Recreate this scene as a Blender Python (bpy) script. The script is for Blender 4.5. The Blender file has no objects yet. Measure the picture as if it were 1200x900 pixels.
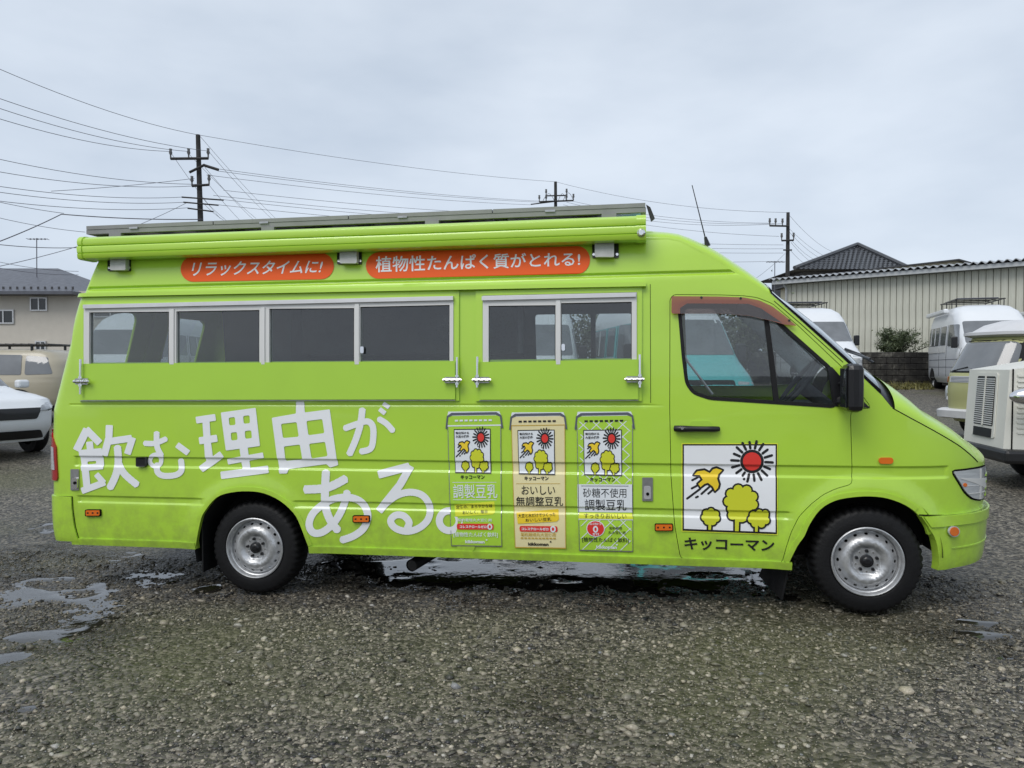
import bpy, bmesh, math, random
import numpy as np
from mathutils import Vector, Matrix
from mathutils.geometry import delaunay_2d_cdt
random.seed(7); rng = np.random.default_rng(7)
PI = math.pi; R = math.radians
sc = bpy.context.scene; COL = sc.collection

# ------------------------------------------------------------------ camera
F = 900.0; CX, CY = 600.0, 450.0
CAMP = np.array([2.653, -4.93, 1.60]); YAW = math.atan2(0.164, 0.9864); PITCH = math.atan2(20, F)
fw0 = np.array([-math.sin(YAW), math.cos(YAW), 0]); RT = np.array([math.cos(YAW), math.sin(YAW), 0])
FW = fw0 * math.cos(PITCH) + np.array([0, 0, -math.sin(PITCH)]); UP = np.cross(RT, FW)
cd = bpy.data.cameras.new('camera'); cam = bpy.data.objects.new('camera', cd); COL.objects.link(cam)
cd.sensor_width = 36; cd.lens = 36 * F / 1200; cd.clip_end = 3000; cd.clip_start = 0.05
cam.matrix_world = Matrix(((RT[0], UP[0], -FW[0], CAMP[0]), (RT[1], UP[1], -FW[1], CAMP[1]), (RT[2], UP[2], -FW[2], CAMP[2]), (0, 0, 0, 1)))
sc.camera = cam

# ------------------------------------------------------------------ world, sun, exposure
SUN_EL, SUN_AZ = R(52), R(200)
w = bpy.data.worlds.new('World'); sc.world = w; w.use_nodes = True
nt = w.node_tree; nt.nodes.clear()
def N(t, **k):
    n = nt.nodes.new(t)
    for a, b in k.items(): setattr(n, a, b)
    return n
out = N('ShaderNodeOutputWorld'); bg = N('ShaderNodeBackground'); bg.inputs[1].default_value = 0.115
sky = N('ShaderNodeTexSky', sky_type='NISHITA', sun_disc=False); sky.sun_elevation = SUN_EL; sky.sun_rotation = R(180) ; sky.dust_density = 4
tc = N('ShaderNodeTexCoord'); mp = N('ShaderNodeMapping'); mp.inputs['Scale'].default_value = (1, 1, 2.6)
nz = N('ShaderNodeTexNoise'); nz.inputs['Scale'].default_value = 2.3; nz.inputs['Detail'].default_value = 5; nz.inputs['Roughness'].default_value = 0.5
cr = N('ShaderNodeValToRGB')
cr.color_ramp.elements[0].position = 0.36; cr.color_ramp.elements[0].color = (4.35, 5.0, 5.9, 1)
cr.color_ramp.elements[1].position = 0.64; cr.color_ramp.elements[1].color = (5.8, 6.4, 7.2, 1)
mx = N('ShaderNodeMix', data_type='RGBA'); mx.inputs['Factor'].default_value = 0.9
L = nt.links.new
L(tc.outputs['Generated'], mp.inputs[0]); L(mp.outputs[0], nz.inputs[0]); L(nz.outputs[0], cr.inputs[0])
sz_ = N('ShaderNodeSeparateXYZ'); hz = N('ShaderNodeMapRange'); hz.inputs[1].default_value = 0; hz.inputs[2].default_value = .5; hz.inputs[3].default_value = 1.10; hz.inputs[4].default_value = .97
hm = N('ShaderNodeVectorMath', operation='SCALE'); L(tc.outputs['Generated'], sz_.inputs[0]); L(sz_.outputs[2], hz.inputs[0]); L(cr.outputs[0], hm.inputs[0]); L(hz.outputs[0], hm.inputs['Scale'])
L(sky.outputs[0], mx.inputs[6]); L(hm.outputs[0], mx.inputs[7]); L(mx.outputs[2], bg.inputs[0]); L(bg.outputs[0], out.inputs[0])
sd = bpy.data.lights.new('sun', 'SUN'); sd.energy = 1.5; sd.angle = R(35); sd.color = (1, 0.97, 0.93)
so = bpy.data.objects.new('sun', sd); COL.objects.link(so)
# sun behind and to the left of the camera, above the clouds
sdir = Vector((-0.35, -0.75, math.tan(SUN_EL) * 0.83)).normalized(); so.rotation_euler = sdir.to_track_quat('Z', 'Y').to_euler()
sky.sun_rotation = math.atan2(sdir.x, sdir.y)
vs = sc.view_settings; vs.view_transform = 'Standard'; vs.look = 'None'; vs.exposure = 0.20; vs.gamma = 1.0
try:
    sc.cycles.use_denoising = True; sc.cycles.denoiser = 'OPENIMAGEDENOISE'
except Exception: pass
sc.cycles.max_bounces = 8; sc.cycles.transparent_max_bounces = 16; sc.cycles.glossy_bounces = 4

# ------------------------------------------------------------------ helpers
def at(px, py, d):
    "a point of the photograph pushed out to a real depth d (metres)"
    return CAMP + d * (FW + RT * (px - CX) / F + UP * (CY - py) / F)
def project(p):
    q = p - CAMP; dz = q @ FW
    return np.stack([CX + F * (q @ RT) / dz, CY - F * (q @ UP) / dz], -1)

def tag(o, label=None, cat=None, group=None, kind=None):
    if label: o['label'] = label
    if cat: o['category'] = cat
    if group: o['group'] = group
    if kind: o['kind'] = kind
    return o
def empty(name, loc=(0, 0, 0), rz=0, label=None, cat=None, group=None):
    o = bpy.data.objects.new(name, None); COL.objects.link(o); o.location = loc; o.rotation_euler = (0, 0, rz)
    o.empty_display_size = 0.1
    return tag(o, label, cat, group)
def link(name, me, mat=None, parent=None):
    if mat is not None: me.materials.append(mat)
    o = bpy.data.objects.new(name, me); COL.objects.link(o)
    if parent is not None: o.parent = parent
    return o
def mesh_np(name, verts, faces, mat=None, parent=None, smooth=False):
    me = bpy.data.meshes.new(name); me.from_pydata([tuple(v) for v in verts], [], [tuple(f) for f in faces]); me.update()
    if smooth: me.polygons.foreach_set('use_smooth', [True] * len(me.polygons))
    return link(name, me, mat, parent)
def copy_tree(o, parent=None):
    c = o.copy(); COL.objects.link(c)
    if parent is not None: c.parent = parent
    for ch in list(o.children): copy_tree(ch, c)
    return c

class MB:
    "collects simple solids, then becomes ONE mesh object"
    def __init__(s): s.v = []; s.f = []; s.sm = []
    def add(s, v, f, smooth=False):
        k = len(s.v); s.v += [tuple(map(float, p)) for p in v]; s.f += [tuple(i + k for i in q) for q in f]; s.sm += [smooth] * len(f); return s
    def box(s, a, b, M=None, bev=0.0):
        (x0, y0, z0), (x1, y1, z1) = a, b
        if bev > 0:
            b_ = min(bev, abs(x1 - x0) * .45, abs(y1 - y0) * .45, abs(z1 - z0) * .45)
            bm = bmesh.new(); bmesh.ops.create_cube(bm, size=1)
            for v in bm.verts: v.co = Vector(((x0 + x1) / 2 + v.co.x * (x1 - x0), (y0 + y1) / 2 + v.co.y * (y1 - y0), (z0 + z1) / 2 + v.co.z * (z1 - z0)))
            bmesh.ops.bevel(bm, geom=bm.edges[:] + bm.verts[:], offset=b_, segments=2, affect='EDGES', profile=.5)
            bm.verts.ensure_lookup_table(); bm.verts.index_update()
            v = [tuple(q.co) for q in bm.verts]; f = [tuple(q.index for q in p.verts) for p in bm.faces]; bm.free()
        else:
            v = [(x0, y0, z0), (x1, y0, z0), (x1, y1, z0), (x0, y1, z0), (x0, y0, z1), (x1, y0, z1), (x1, y1, z1), (x0, y1, z1)]
            f = [(0, 3, 2, 1), (4, 5, 6, 7), (0, 1, 5, 4), (1, 2, 6, 5), (2, 3, 7, 6), (3, 0, 4, 7)]
        if M is not None: v = [tuple(M @ Vector(p)) for p in v]
        return s.add(v, f)
    def tube(s, pts, r, n=8, cap=True):
        pts = [Vector(map(float, p)) for p in pts]; rr = r if isinstance(r, (list, tuple)) else [r] * len(pts)
        v = []; f = []
        prev = None
        for i, p in enumerate(pts):
            t = (pts[min(i + 1, len(pts) - 1)] - pts[max(i - 1, 0)]).normalized()
            if prev is None: a = t.cross(Vector((0, 0, 1)) if abs(t.z) < .9 else Vector((1, 0, 0))).normalized()
            else: a = (prev - t * prev.dot(t)).normalized()
            prev = a; b = t.cross(a)
            for k in range(n):
                an = 2 * PI * k / n; v.append(p + (a * math.cos(an) + b * math.sin(an)) * rr[i])
        for i in range(len(pts) - 1):
            for k in range(n):
                f.append((i * n + k, i * n + (k + 1) % n, (i + 1) * n + (k + 1) % n, (i + 1) * n + k))
        if cap: f.append(tuple(range(n - 1, -1, -1))); f.append(tuple((len(pts) - 1) * n + k for k in range(n)))
        return s.add(v, f, True)
    def lathe(s, prof, n=32, M=None, a0=0, a1=2 * PI):
        "profile (r, h) turned round the y axis; h goes along y"
        full = abs(a1 - a0 - 2 * PI) < 1e-6; m = n if full else n + 1; v = []; f = []
        for (r, h) in prof:
            for k in range(m):
                an = a0 + (a1 - a0) * k / n; p = Vector((r * math.cos(an), h, r * math.sin(an))); v.append(M @ p if M is not None else p)
        for i in range(len(prof) - 1):
            for k in range(n):
                f.append((i * m + k, i * m + (k + 1) % m, (i + 1) * m + (k + 1) % m, (i + 1) * m + k))
        return s.add(v, f, True)
    def build(s, name, mat=None, parent=None, recalc=True):
        me = bpy.data.meshes.new(name); me.from_pydata(s.v, [], s.f); me.update()
        me.polygons.foreach_set('use_smooth', s.sm)
        if recalc:
            bm = bmesh.new(); bm.from_mesh(me); bmesh.ops.recalc_face_normals(bm, faces=bm.faces[:])
            for e in bm.edges:
                if len(e.link_faces) == 2 and e.calc_face_angle(0) > R(38): e.smooth = False
            bm.to_mesh(me); bm.free()
        return link(name, me, mat, parent)

def pip(pts, poly):
    "even-odd point in polygon, vectorised"
    x, y = pts[:, 0], pts[:, 1]; inside = np.zeros(len(pts), bool); p = np.asarray(poly); q = np.roll(p, -1, 0)
    for (x0, y0), (x1, y1) in zip(p, q):
        if y0 == y1: continue
        c = (y0 > y) != (y1 > y)
        inside ^= c & (x < (x1 - x0) * (y - y0) / (y1 - y0) + x0)
    return inside
def fill2d(adds, holes=()):
    "union of polygons minus holes -> 2D verts, triangles"
    vs_, es = [], []
    for poly in list(adds) + list(holes):
        k = len(vs_); vs_ += [Vector((float(a), float(b))) for a, b in poly]; n = len(poly)
        es += [(k + i, k + (i + 1) % n) for i in range(n)]
    r = delaunay_2d_cdt(vs_, es, [], 0, 1e-6)
    V = np.array([(v.x, v.y) for v in r[0]]); T = np.array([t[:3] for t in r[2]])
    c = V[T].mean(1); ok = np.zeros(len(T), bool)
    for p in adds: ok |= pip(c, p)
    for p in holes: ok &= ~pip(c, p)
    a = V[T]; area = np.abs(np.cross(a[:, 1] - a[:, 0], a[:, 2] - a[:, 0])); ok &= area > 1e-9
    return V, T[ok]

def plate(name, mapfn, adds, holes=(), off=0.0, thick=0.0, mat=None, parent=None, us=(), vs2=(), V=None, T=None, flip=False):
    """a sheet cut to a 2-D outline, laid over a curved surface mapfn(u, v, off) -> (N,3), with turned-in edges of real depth"""
    if V is None: V, T = fill2d(adds, holes)
    bm = bmesh.new(); bv = [bm.verts.new((a, b, 0)) for a, b in V]
    for t in T:
        try: bm.faces.new([bv[i] for i in t])
        except ValueError: pass
    bm.normal_update(); lo, hi = V.min(0), V.max(0)
    for u in us:
        if lo[0] + 1e-4 < u < hi[0] - 1e-4: bmesh.ops.bisect_plane(bm, geom=bm.verts[:] + bm.edges[:] + bm.faces[:], dist=1e-6, plane_co=(u, 0, 0), plane_no=(1, 0, 0))
    for v in vs2:
        if lo[1] + 1e-4 < v < hi[1] - 1e-4: bmesh.ops.bisect_plane(bm, geom=bm.verts[:] + bm.edges[:] + bm.faces[:], dist=1e-6, plane_co=(0, v, 0), plane_no=(0, 1, 0))
    bm.normal_update()
    for f in bm.faces:
        if f.normal.z < 0: f.normal_flip()
    bm.verts.index_update()
    U = np.array([(v.co.x, v.co.y) for v in bm.verts]); n = len(U)
    F_ = [tuple(v.index for v in f.verts) for f in bm.faces]
    E_ = [(e.link_loops[0].vert.index, e.link_loops[0].link_loop_next.vert.index) for e in bm.edges if len(e.link_loops) == 1]
    bm.free()
    P0 = mapfn(U[:, 0], U[:, 1], off); h = 2e-3
    du = mapfn(U[:, 0] + h, U[:, 1], off) - mapfn(U[:, 0] - h, U[:, 1], off)
    dv = mapfn(U[:, 0], U[:, 1] + h, off) - mapfn(U[:, 0], U[:, 1] - h, off)
    nn = np.cross(du, dv); nn /= np.maximum(np.linalg.norm(nn, axis=1, keepdims=True), 1e-9)
    if flip: F_ = [f[::-1] for f in F_]; nn = -nn; E_ = [(b, a) for a, b in E_]
    verts = P0
    faces = list(F_); nw = 0
    if thick > 0:
        bidx = sorted({i for e in E_ for i in e}); m = {}
        P1 = mapfn(U[bidx, 0], U[bidx, 1], off - thick)
        for k, i in enumerate(bidx): m[i] = n + k
        verts = np.vstack([P0, P1])
        for a, b in E_: faces.append((a, m[a], m[b], b)); nw += 1
    me = bpy.data.meshes.new(name); me.from_pydata(verts.tolist(), [], faces); me.update()
    me.polygons.foreach_set('use_smooth', [True] * len(me.polygons))
    ln = []
    nf = len(F_)
    for k, p in enumerate(me.polygons):
        if k < nf: ln += [tuple(nn[i]) for i in p.vertices]
        else: ln += [tuple(p.normal)] * len(p.vertices)
    me.normals_split_custom_set(ln)
    return link(name, me, mat, parent)

def circ(cx, cy, r, n=16, ry=None): return [(cx + r * math.cos(2 * PI * k / n), cy + (ry or r) * math.sin(2 * PI * k / n)) for k in range(n)]
def rrect(x0, y0, x1, y1, r, n=4):
    o = []
    for cx, cy, a in ((x1 - r, y1 - r, 0), (x0 + r, y1 - r, 90), (x0 + r, y0 + r, 180), (x1 - r, y0 + r, 270)):
        for k in range(n + 1): an = R(a + 90 * k / n); o.append((cx + r * math.cos(an), cy + r * math.sin(an)))
    return o
def rpoly(p, r, n=3):
    "round the corners of a polygon"
    o = []; m = len(p)
    for i in range(m):
        a, b, c = (np.array(p[(i + k) % m], float) for k in (-1, 0, 1))
        d0 = a - b; d1 = c - b; l0 = np.linalg.norm(d0); l1 = np.linalg.norm(d1); q = min(r, l0 * .45, l1 * .45)
        p0 = b + d0 / l0 * q; p1 = b + d1 / l1 * q
        for k in range(n + 1): t = k / n; o.append(tuple((1 - t) ** 2 * p0 + 2 * t * (1 - t) * b + t * t * p1))
    return o
def cap_seg(a, b, w, rnd=False):
    a = np.array(a, float); b = np.array(b, float); d = b - a; l = np.linalg.norm(d) + 1e-9; d /= l; n = np.array([-d[1], d[0]]) * w / 2
    if rnd:
        o = []; base = math.atan2(d[1], d[0])
        for k in range(7): an = base + PI / 2 + PI * k / 6; o.append((a[0] + w / 2 * math.cos(an), a[1] + w / 2 * math.sin(an)))
        for k in range(7): an = base - PI / 2 + PI * k / 6; o.append((b[0] + w / 2 * math.cos(an), b[1] + w / 2 * math.sin(an)))
        return o
    return rpoly([tuple(a + n), tuple(b + n), tuple(b - n), tuple(a - n)], w * .14, 2)
def stroke(pts, w, rnd=False):
    o = [cap_seg(pts[i], pts[i + 1], w, rnd) for i in range(len(pts) - 1)]
    if not rnd: o += [circ(*p, w / 2 * .99, 12) for p in pts[1:-1]]
    return o
def smooth_line(p, n=4, closed=False):
    "Catmull-Rom"
    p = [np.array(q, float) for q in p]; m = len(p); o = []
    for i in range(m if closed else m - 1):
        g = (lambda k: p[k % m]) if closed else (lambda k: p[min(max(k, 0), m - 1)])
        a, b, c, d = g(i - 1), g(i), g(i + 1), g(i + 2)
        for k in range(n):
            t = k / n; o.append(tuple(.5 * ((2 * b) + (c - a) * t + (2 * a - 5 * b + 4 * c - d) * t * t + (3 * b - a - 3 * c + d) * t ** 3)))
    if not closed: o.append(tuple(p[-1]))
    return o

# ------------------------------------------------------------------ materials
def mat(name, col=(.5, .5, .5), rough=.5, metal=0, spec=.5, coat=0, coat_r=.1, noise=0, nscale=20, bump=0, bscale=60, dirt=0, emit=None, nstretch=(1, 1, 1), col2=None):
    m = bpy.data.materials.new(name); m.use_nodes = True; t = m.node_tree; b = t.nodes['Principled BSDF']; K = t.links.new
    b.inputs['Base Color'].default_value = (*col, 1); b.inputs['Roughness'].default_value = rough; b.inputs['Metallic'].default_value = metal
    b.inputs['Specular IOR Level'].default_value = spec; b.inputs['Coat Weight'].default_value = coat; b.inputs['Coat Roughness'].default_value = coat_r
    tcn = t.nodes.new('ShaderNodeTexCoord'); mpn = t.nodes.new('ShaderNodeMapping'); mpn.inputs['Scale'].default_value = nstretch; K(tcn.outputs['Object'], mpn.inputs[0])
    if noise or col2:
        n = t.nodes.new('ShaderNodeTexNoise'); n.inputs['Scale'].default_value = nscale; n.inputs['Detail'].default_value = 6; K(mpn.outputs[0], n.inputs[0])
        r = t.nodes.new('ShaderNodeValToRGB'); r.color_ramp.elements[0].position = .3; r.color_ramp.elements[1].position = .7
        c2 = col2 or tuple(c * (1 - noise) for c in col)
        r.color_ramp.elements[0].color = (*c2, 1); r.color_ramp.elements[1].color = (*col, 1); K(n.outputs[0], r.inputs[0]); K(r.outputs[0], b.inputs['Base Color'])
        mr = t.nodes.new('ShaderNodeMapRange'); mr.inputs[3].default_value = min(1, rough * 1.25); mr.inputs[4].default_value = rough * .8; K(n.outputs[0], mr.inputs[0]); K(mr.outputs[0], b.inputs['Roughness'])
    if bump:
        n2 = t.nodes.new('ShaderNodeTexNoise'); n2.inputs['Scale'].default_value = bscale; n2.inputs['Detail'].default_value = 5; K(mpn.outputs[0], n2.inputs[0])
        bp = t.nodes.new('ShaderNodeBump'); bp.inputs['Strength'].default_value = bump; bp.inputs['Distance'].default_value = .01; K(n2.outputs[0], bp.inputs['Height']); K(bp.outputs[0], b.inputs['Normal'])
    if emit: b.inputs['Emission Color'].default_value = (*emit, 1); b.inputs['Emission Strength'].default_value = 1
    return m
def glass(name, tint=(.75, .8, .8), film=.05, drops=True, rough=.015, fil_col=(.5, .55, .55), dscale=70, dfilm=.16):
    m = bpy.data.materials.new(name); m.use_nodes = True; t = m.node_tree; t.nodes.clear(); K = t.links.new; A = t.nodes.new
    o = A('ShaderNodeOutputMaterial'); tr = A('ShaderNodeBsdfTransparent'); tr.inputs[0].default_value = (*tint, 1)
    gl = A('ShaderNodeBsdfGlossy'); gl.inputs['Roughness'].default_value = rough; gl.inputs['Color'].default_value = (1, 1, 1, 1)
    fr = A('ShaderNodeFresnel'); gb = A('ShaderNodeNewGeometry'); io = A('ShaderNodeMapRange'); io.inputs[3].default_value = 1.52; io.inputs[4].default_value = 1 / 1.52; K(gb.outputs['Backfacing'], io.inputs[0]); K(io.outputs[0], fr.inputs[0]); mul = A('ShaderNodeMath'); mul.operation = 'MULTIPLY'; mul.inputs[1].default_value = 2.2; mul.use_clamp = True
    K(fr.outputs[0], mul.inputs[0]); m1 = A('ShaderNodeMixShader'); K(mul.outputs[0], m1.inputs[0]); K(tr.outputs[0], m1.inputs[1]); K(gl.outputs[0], m1.inputs[2])
    df = A('ShaderNodeBsdfDiffuse'); df.inputs[0].default_value = (*fil_col, 1); m2 = A('ShaderNodeMixShader'); m2.inputs[0].default_value = film; K(m1.outputs[0], m2.inputs[1]); K(df.outputs[0], m2.inputs[2])
    if drops:
        tcn = A('ShaderNodeTexCoord'); vo = A('ShaderNodeTexVoronoi'); vo.inputs['Scale'].default_value = dscale; K(tcn.outputs['Object'], vo.inputs[0])
        nn = A('ShaderNodeTexNoise'); nn.inputs['Scale'].default_value = 3; K(tcn.outputs['Object'], nn.inputs[0])
        lt = A('ShaderNodeMath'); lt.operation = 'LESS_THAN'; th = A('ShaderNodeMapRange'); th.inputs[1].default_value = .35; th.inputs[2].default_value = .7; th.inputs[3].default_value = .12; th.inputs[4].default_value = .38
        K(nn.outputs[0], th.inputs[0]); K(vo.outputs['Distance'], lt.inputs[0]); K(th.outputs[0], lt.inputs[1])
        bp = A('ShaderNodeBump'); bp.inputs['Strength'].default_value = .6; bp.inputs['Distance'].default_value = .004; K(lt.outputs[0], bp.inputs['Height']); K(bp.outputs[0], gl.inputs['Normal'])
        mm = A('ShaderNodeMath'); mm.operation = 'MULTIPLY_ADD'; mm.inputs[1].default_value = dfilm; mm.inputs[2].default_value = film; K(lt.outputs[0], mm.inputs[0]); K(mm.outputs[0], m2.inputs[0])
    K(m2.outputs[0], o.inputs[0]); return m

GREEN = (.44, .70, .055)
M = {}
M['paint'] = mat('green_paint', GREEN, .30, coat=.6, coat_r=.05, noise=.06, nscale=2.5, bump=.015, bscale=300)
def road_film(m):
    t = m.node_tree; A = t.nodes.new; K = t.links.new; b = t.nodes['Principled BSDF']; src = b.inputs['Base Color'].links[0].from_socket
    g_ = A('ShaderNodeNewGeometry'); sp_ = A('ShaderNodeSeparateXYZ'); K(g_.outputs['Position'], sp_.inputs[0]); r = A('ShaderNodeMapRange'); r.inputs[1].default_value = .95; r.inputs[2].default_value = .32; r.inputs[3].default_value = 0; r.inputs[4].default_value = .55; K(sp_.outputs[2], r.inputs[0])
    n = A('ShaderNodeTexNoise'); n.inputs['Scale'].default_value = 7; n.inputs['Detail'].default_value = 8; n.inputs['Roughness'].default_value = .7; K(g_.outputs['Position'], n.inputs[0]); c = A('ShaderNodeMapRange'); c.inputs[1].default_value = .42; c.inputs[2].default_value = .72; K(n.outputs[0], c.inputs[0])
    mu = A('ShaderNodeMath'); mu.operation = 'MULTIPLY'; K(r.outputs[0], mu.inputs[0]); K(c.outputs[0], mu.inputs[1]); x = A('ShaderNodeMix'); x.data_type = 'RGBA'; K(mu.outputs[0], x.inputs[0]); K(src, x.inputs[6]); x.inputs[7].default_value = (.16, .17, .07, 1); K(x.outputs[2], b.inputs['Base Color'])
road_film(M['paint'])
M['paint_dark'] = mat('green_paint_flap', (.40, .66, .055), .42, coat=.12, noise=.05, nscale=3)
M['white_vinyl'] = mat('white_vinyl', (.84, .86, .88), .4, noise=.04, nscale=4)
M['carton_white'] = mat('carton_white', (.76, .80, .83), .4)
M['cream'] = mat('cream_vinyl', (.80, .72, .40), .4, noise=.05, nscale=10)
M['orange_pill'] = mat('orange_red_vinyl', (.86, .115, .015), .5, spec=.25)
M['red'] = mat('red_vinyl', (.72, .04, .03), .4)
M['yellow'] = mat('yellow_vinyl', (.86, .62, .03), .4)
M['lime'] = mat('lime_yellow_vinyl', (.62, .66, .03), .4)
M['lemon'] = mat('lemon_vinyl', (.75, .80, .05), .4)
M['gold'] = mat('gold_vinyl', (.55, .36, .05), .4)
M['black_vinyl'] = mat('black_vinyl', (.012, .012, .014), .4)
M['grey_vinyl'] = mat('grey_vinyl', (.10, .11, .14), .4)
M['carton_green'] = mat('carton_green', (.40, .66, .05), .4)
M['seam'] = mat('seam_black', (.006, .006, .006), .9, spec=.1)
M['rubber'] = mat('black_rubber', (.009, .009, .010), .55, spec=.3, noise=.4, nscale=14, bump=.25, bscale=90)
M['plastic'] = mat('black_plastic', (.012, .012, .014), .30, noise=.3, nscale=8)
M['well'] = mat('wheel_well', (.010, .010, .010), .9, noise=.4, nscale=8)
M['under'] = mat('underbody', (.014, .013, .012), .85, noise=.4, nscale=8)
M['alu'] = mat('aluminium', (.62, .62, .62), .38, metal=.55, noise=.1, nscale=10)
M['alu_white'] = mat('white_aluminium', (.66, .66, .64), .4, metal=.1)
M['rail'] = mat('grey_rail', (.30, .30, .29), .42, metal=.3, noise=.15, nscale=8)
M['grille_dark'] = mat('dark_bracket', (.03, .03, .03), .5)
M['chrome'] = mat('chrome', (.75, .75, .77), .16, metal=1)
M['steel'] = mat('stainless_steel', (.55, .55, .55), .32, metal=.9, noise=.3, nscale=20)
M['rim'] = mat('silver_wheel_paint', (.60, .61, .62), .36, metal=.55, noise=.35, nscale=24, bump=.1)
M['amber'] = mat('amber_lens', (.75, .16, .01), .22, coat=.6)
M['redlens'] = mat('red_lens', (.35, .01, .012), .16, coat=.8)
M['clearlens'] = mat('clear_lens', (.55, .58, .60), .14, coat=1, noise=.25, nscale=9, nstretch=(1, 1, 8))
M['visor'] = glass('brown_visor', (.26, .10, .07), .34, False, .05, (.62, .19, .10))
M['visor_dark'] = glass('dark_visor', (.20, .13, .11), .05, False, .04, (.30, .14, .10))
M['glass'] = glass('window_glass', (.62, .68, .69), .0, True, dfilm=.07)
M['glass_rain'] = glass('rain_glass', (.72, .76, .76), .12, True, dscale=110)
M['wscreen'] = glass('windscreen_glass', (.35, .4, .42), .34, True, fil_col=(.36, .43, .48))  # blue-grey diffuse film stands in for sky mirrored in the screen
M['darkglass'] = mat('dark_glass', (.015, .018, .02), .06, spec=.7)
M['interior'] = mat('interior_dark', (.028, .030, .032), .8, noise=.2, nscale=5)
M['interior2'] = mat('interior_grey', (.12, .13, .14), .8, noise=.2, nscale=5)
M['whitepaint'] = mat('white_paint', (.74, .76, .78), .3, coat=.4, noise=.05, nscale=2)
M['lampface'] = mat('lamp_face', (.48, .49, .47), .45, noise=.15, nscale=20)

# ------------------------------------------------------------------ ground
def clampf(x, a, b): return np.minimum(np.maximum(x, a), b)
def G(x, y):
    x = np.asarray(x, float); y = np.asarray(y, float)
    return .0195 * (clampf(x, -1.5, 4.8)) - .030 * clampf(x - 5.3, 0, 3.2) + .036 * clampf(y - 1.2, 0, 28) + .02 * clampf(y - 11, 0, 14)
class VN:
    def __init__(s, seed): s.g = np.random.default_rng(seed).random((256, 256))
    def __call__(s, x, y):
        xi = np.floor(x).astype(int); yi = np.floor(y).astype(int); fx = x - xi; fy = y - yi; fx = fx * fx * (3 - 2 * fx); fy = fy * fy * (3 - 2 * fy); g = s.g
        a = g[xi & 255, yi & 255]; b = g[(xi + 1) & 255, yi & 255]; c = g[xi & 255, (yi + 1) & 255]; d = g[(xi + 1) & 255, (yi + 1) & 255]
        return (a * (1 - fx) + b * fx) * (1 - fy) + (c * (1 - fx) + d * fx) * fy - .5
vn = VN(3)
def hnoise(x, y):
    return vn(x / .9, y / .9) * .016 + vn(x / .31 + 9, y / .31) * .012 + vn(x / .12, y / .12 + 40) * .011 + vn(x / .055 + 70, y / .055) * .012
def ground_pt(px, py):
    d = FW + RT * (px - CX) / F + UP * (CY - py) / F; t = 5.0
    for _ in range(30):
        p = CAMP + t * d; t += (p[2] - float(G(p[0], p[1]))) / -d[2] * .9
    return CAMP + t * d

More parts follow.
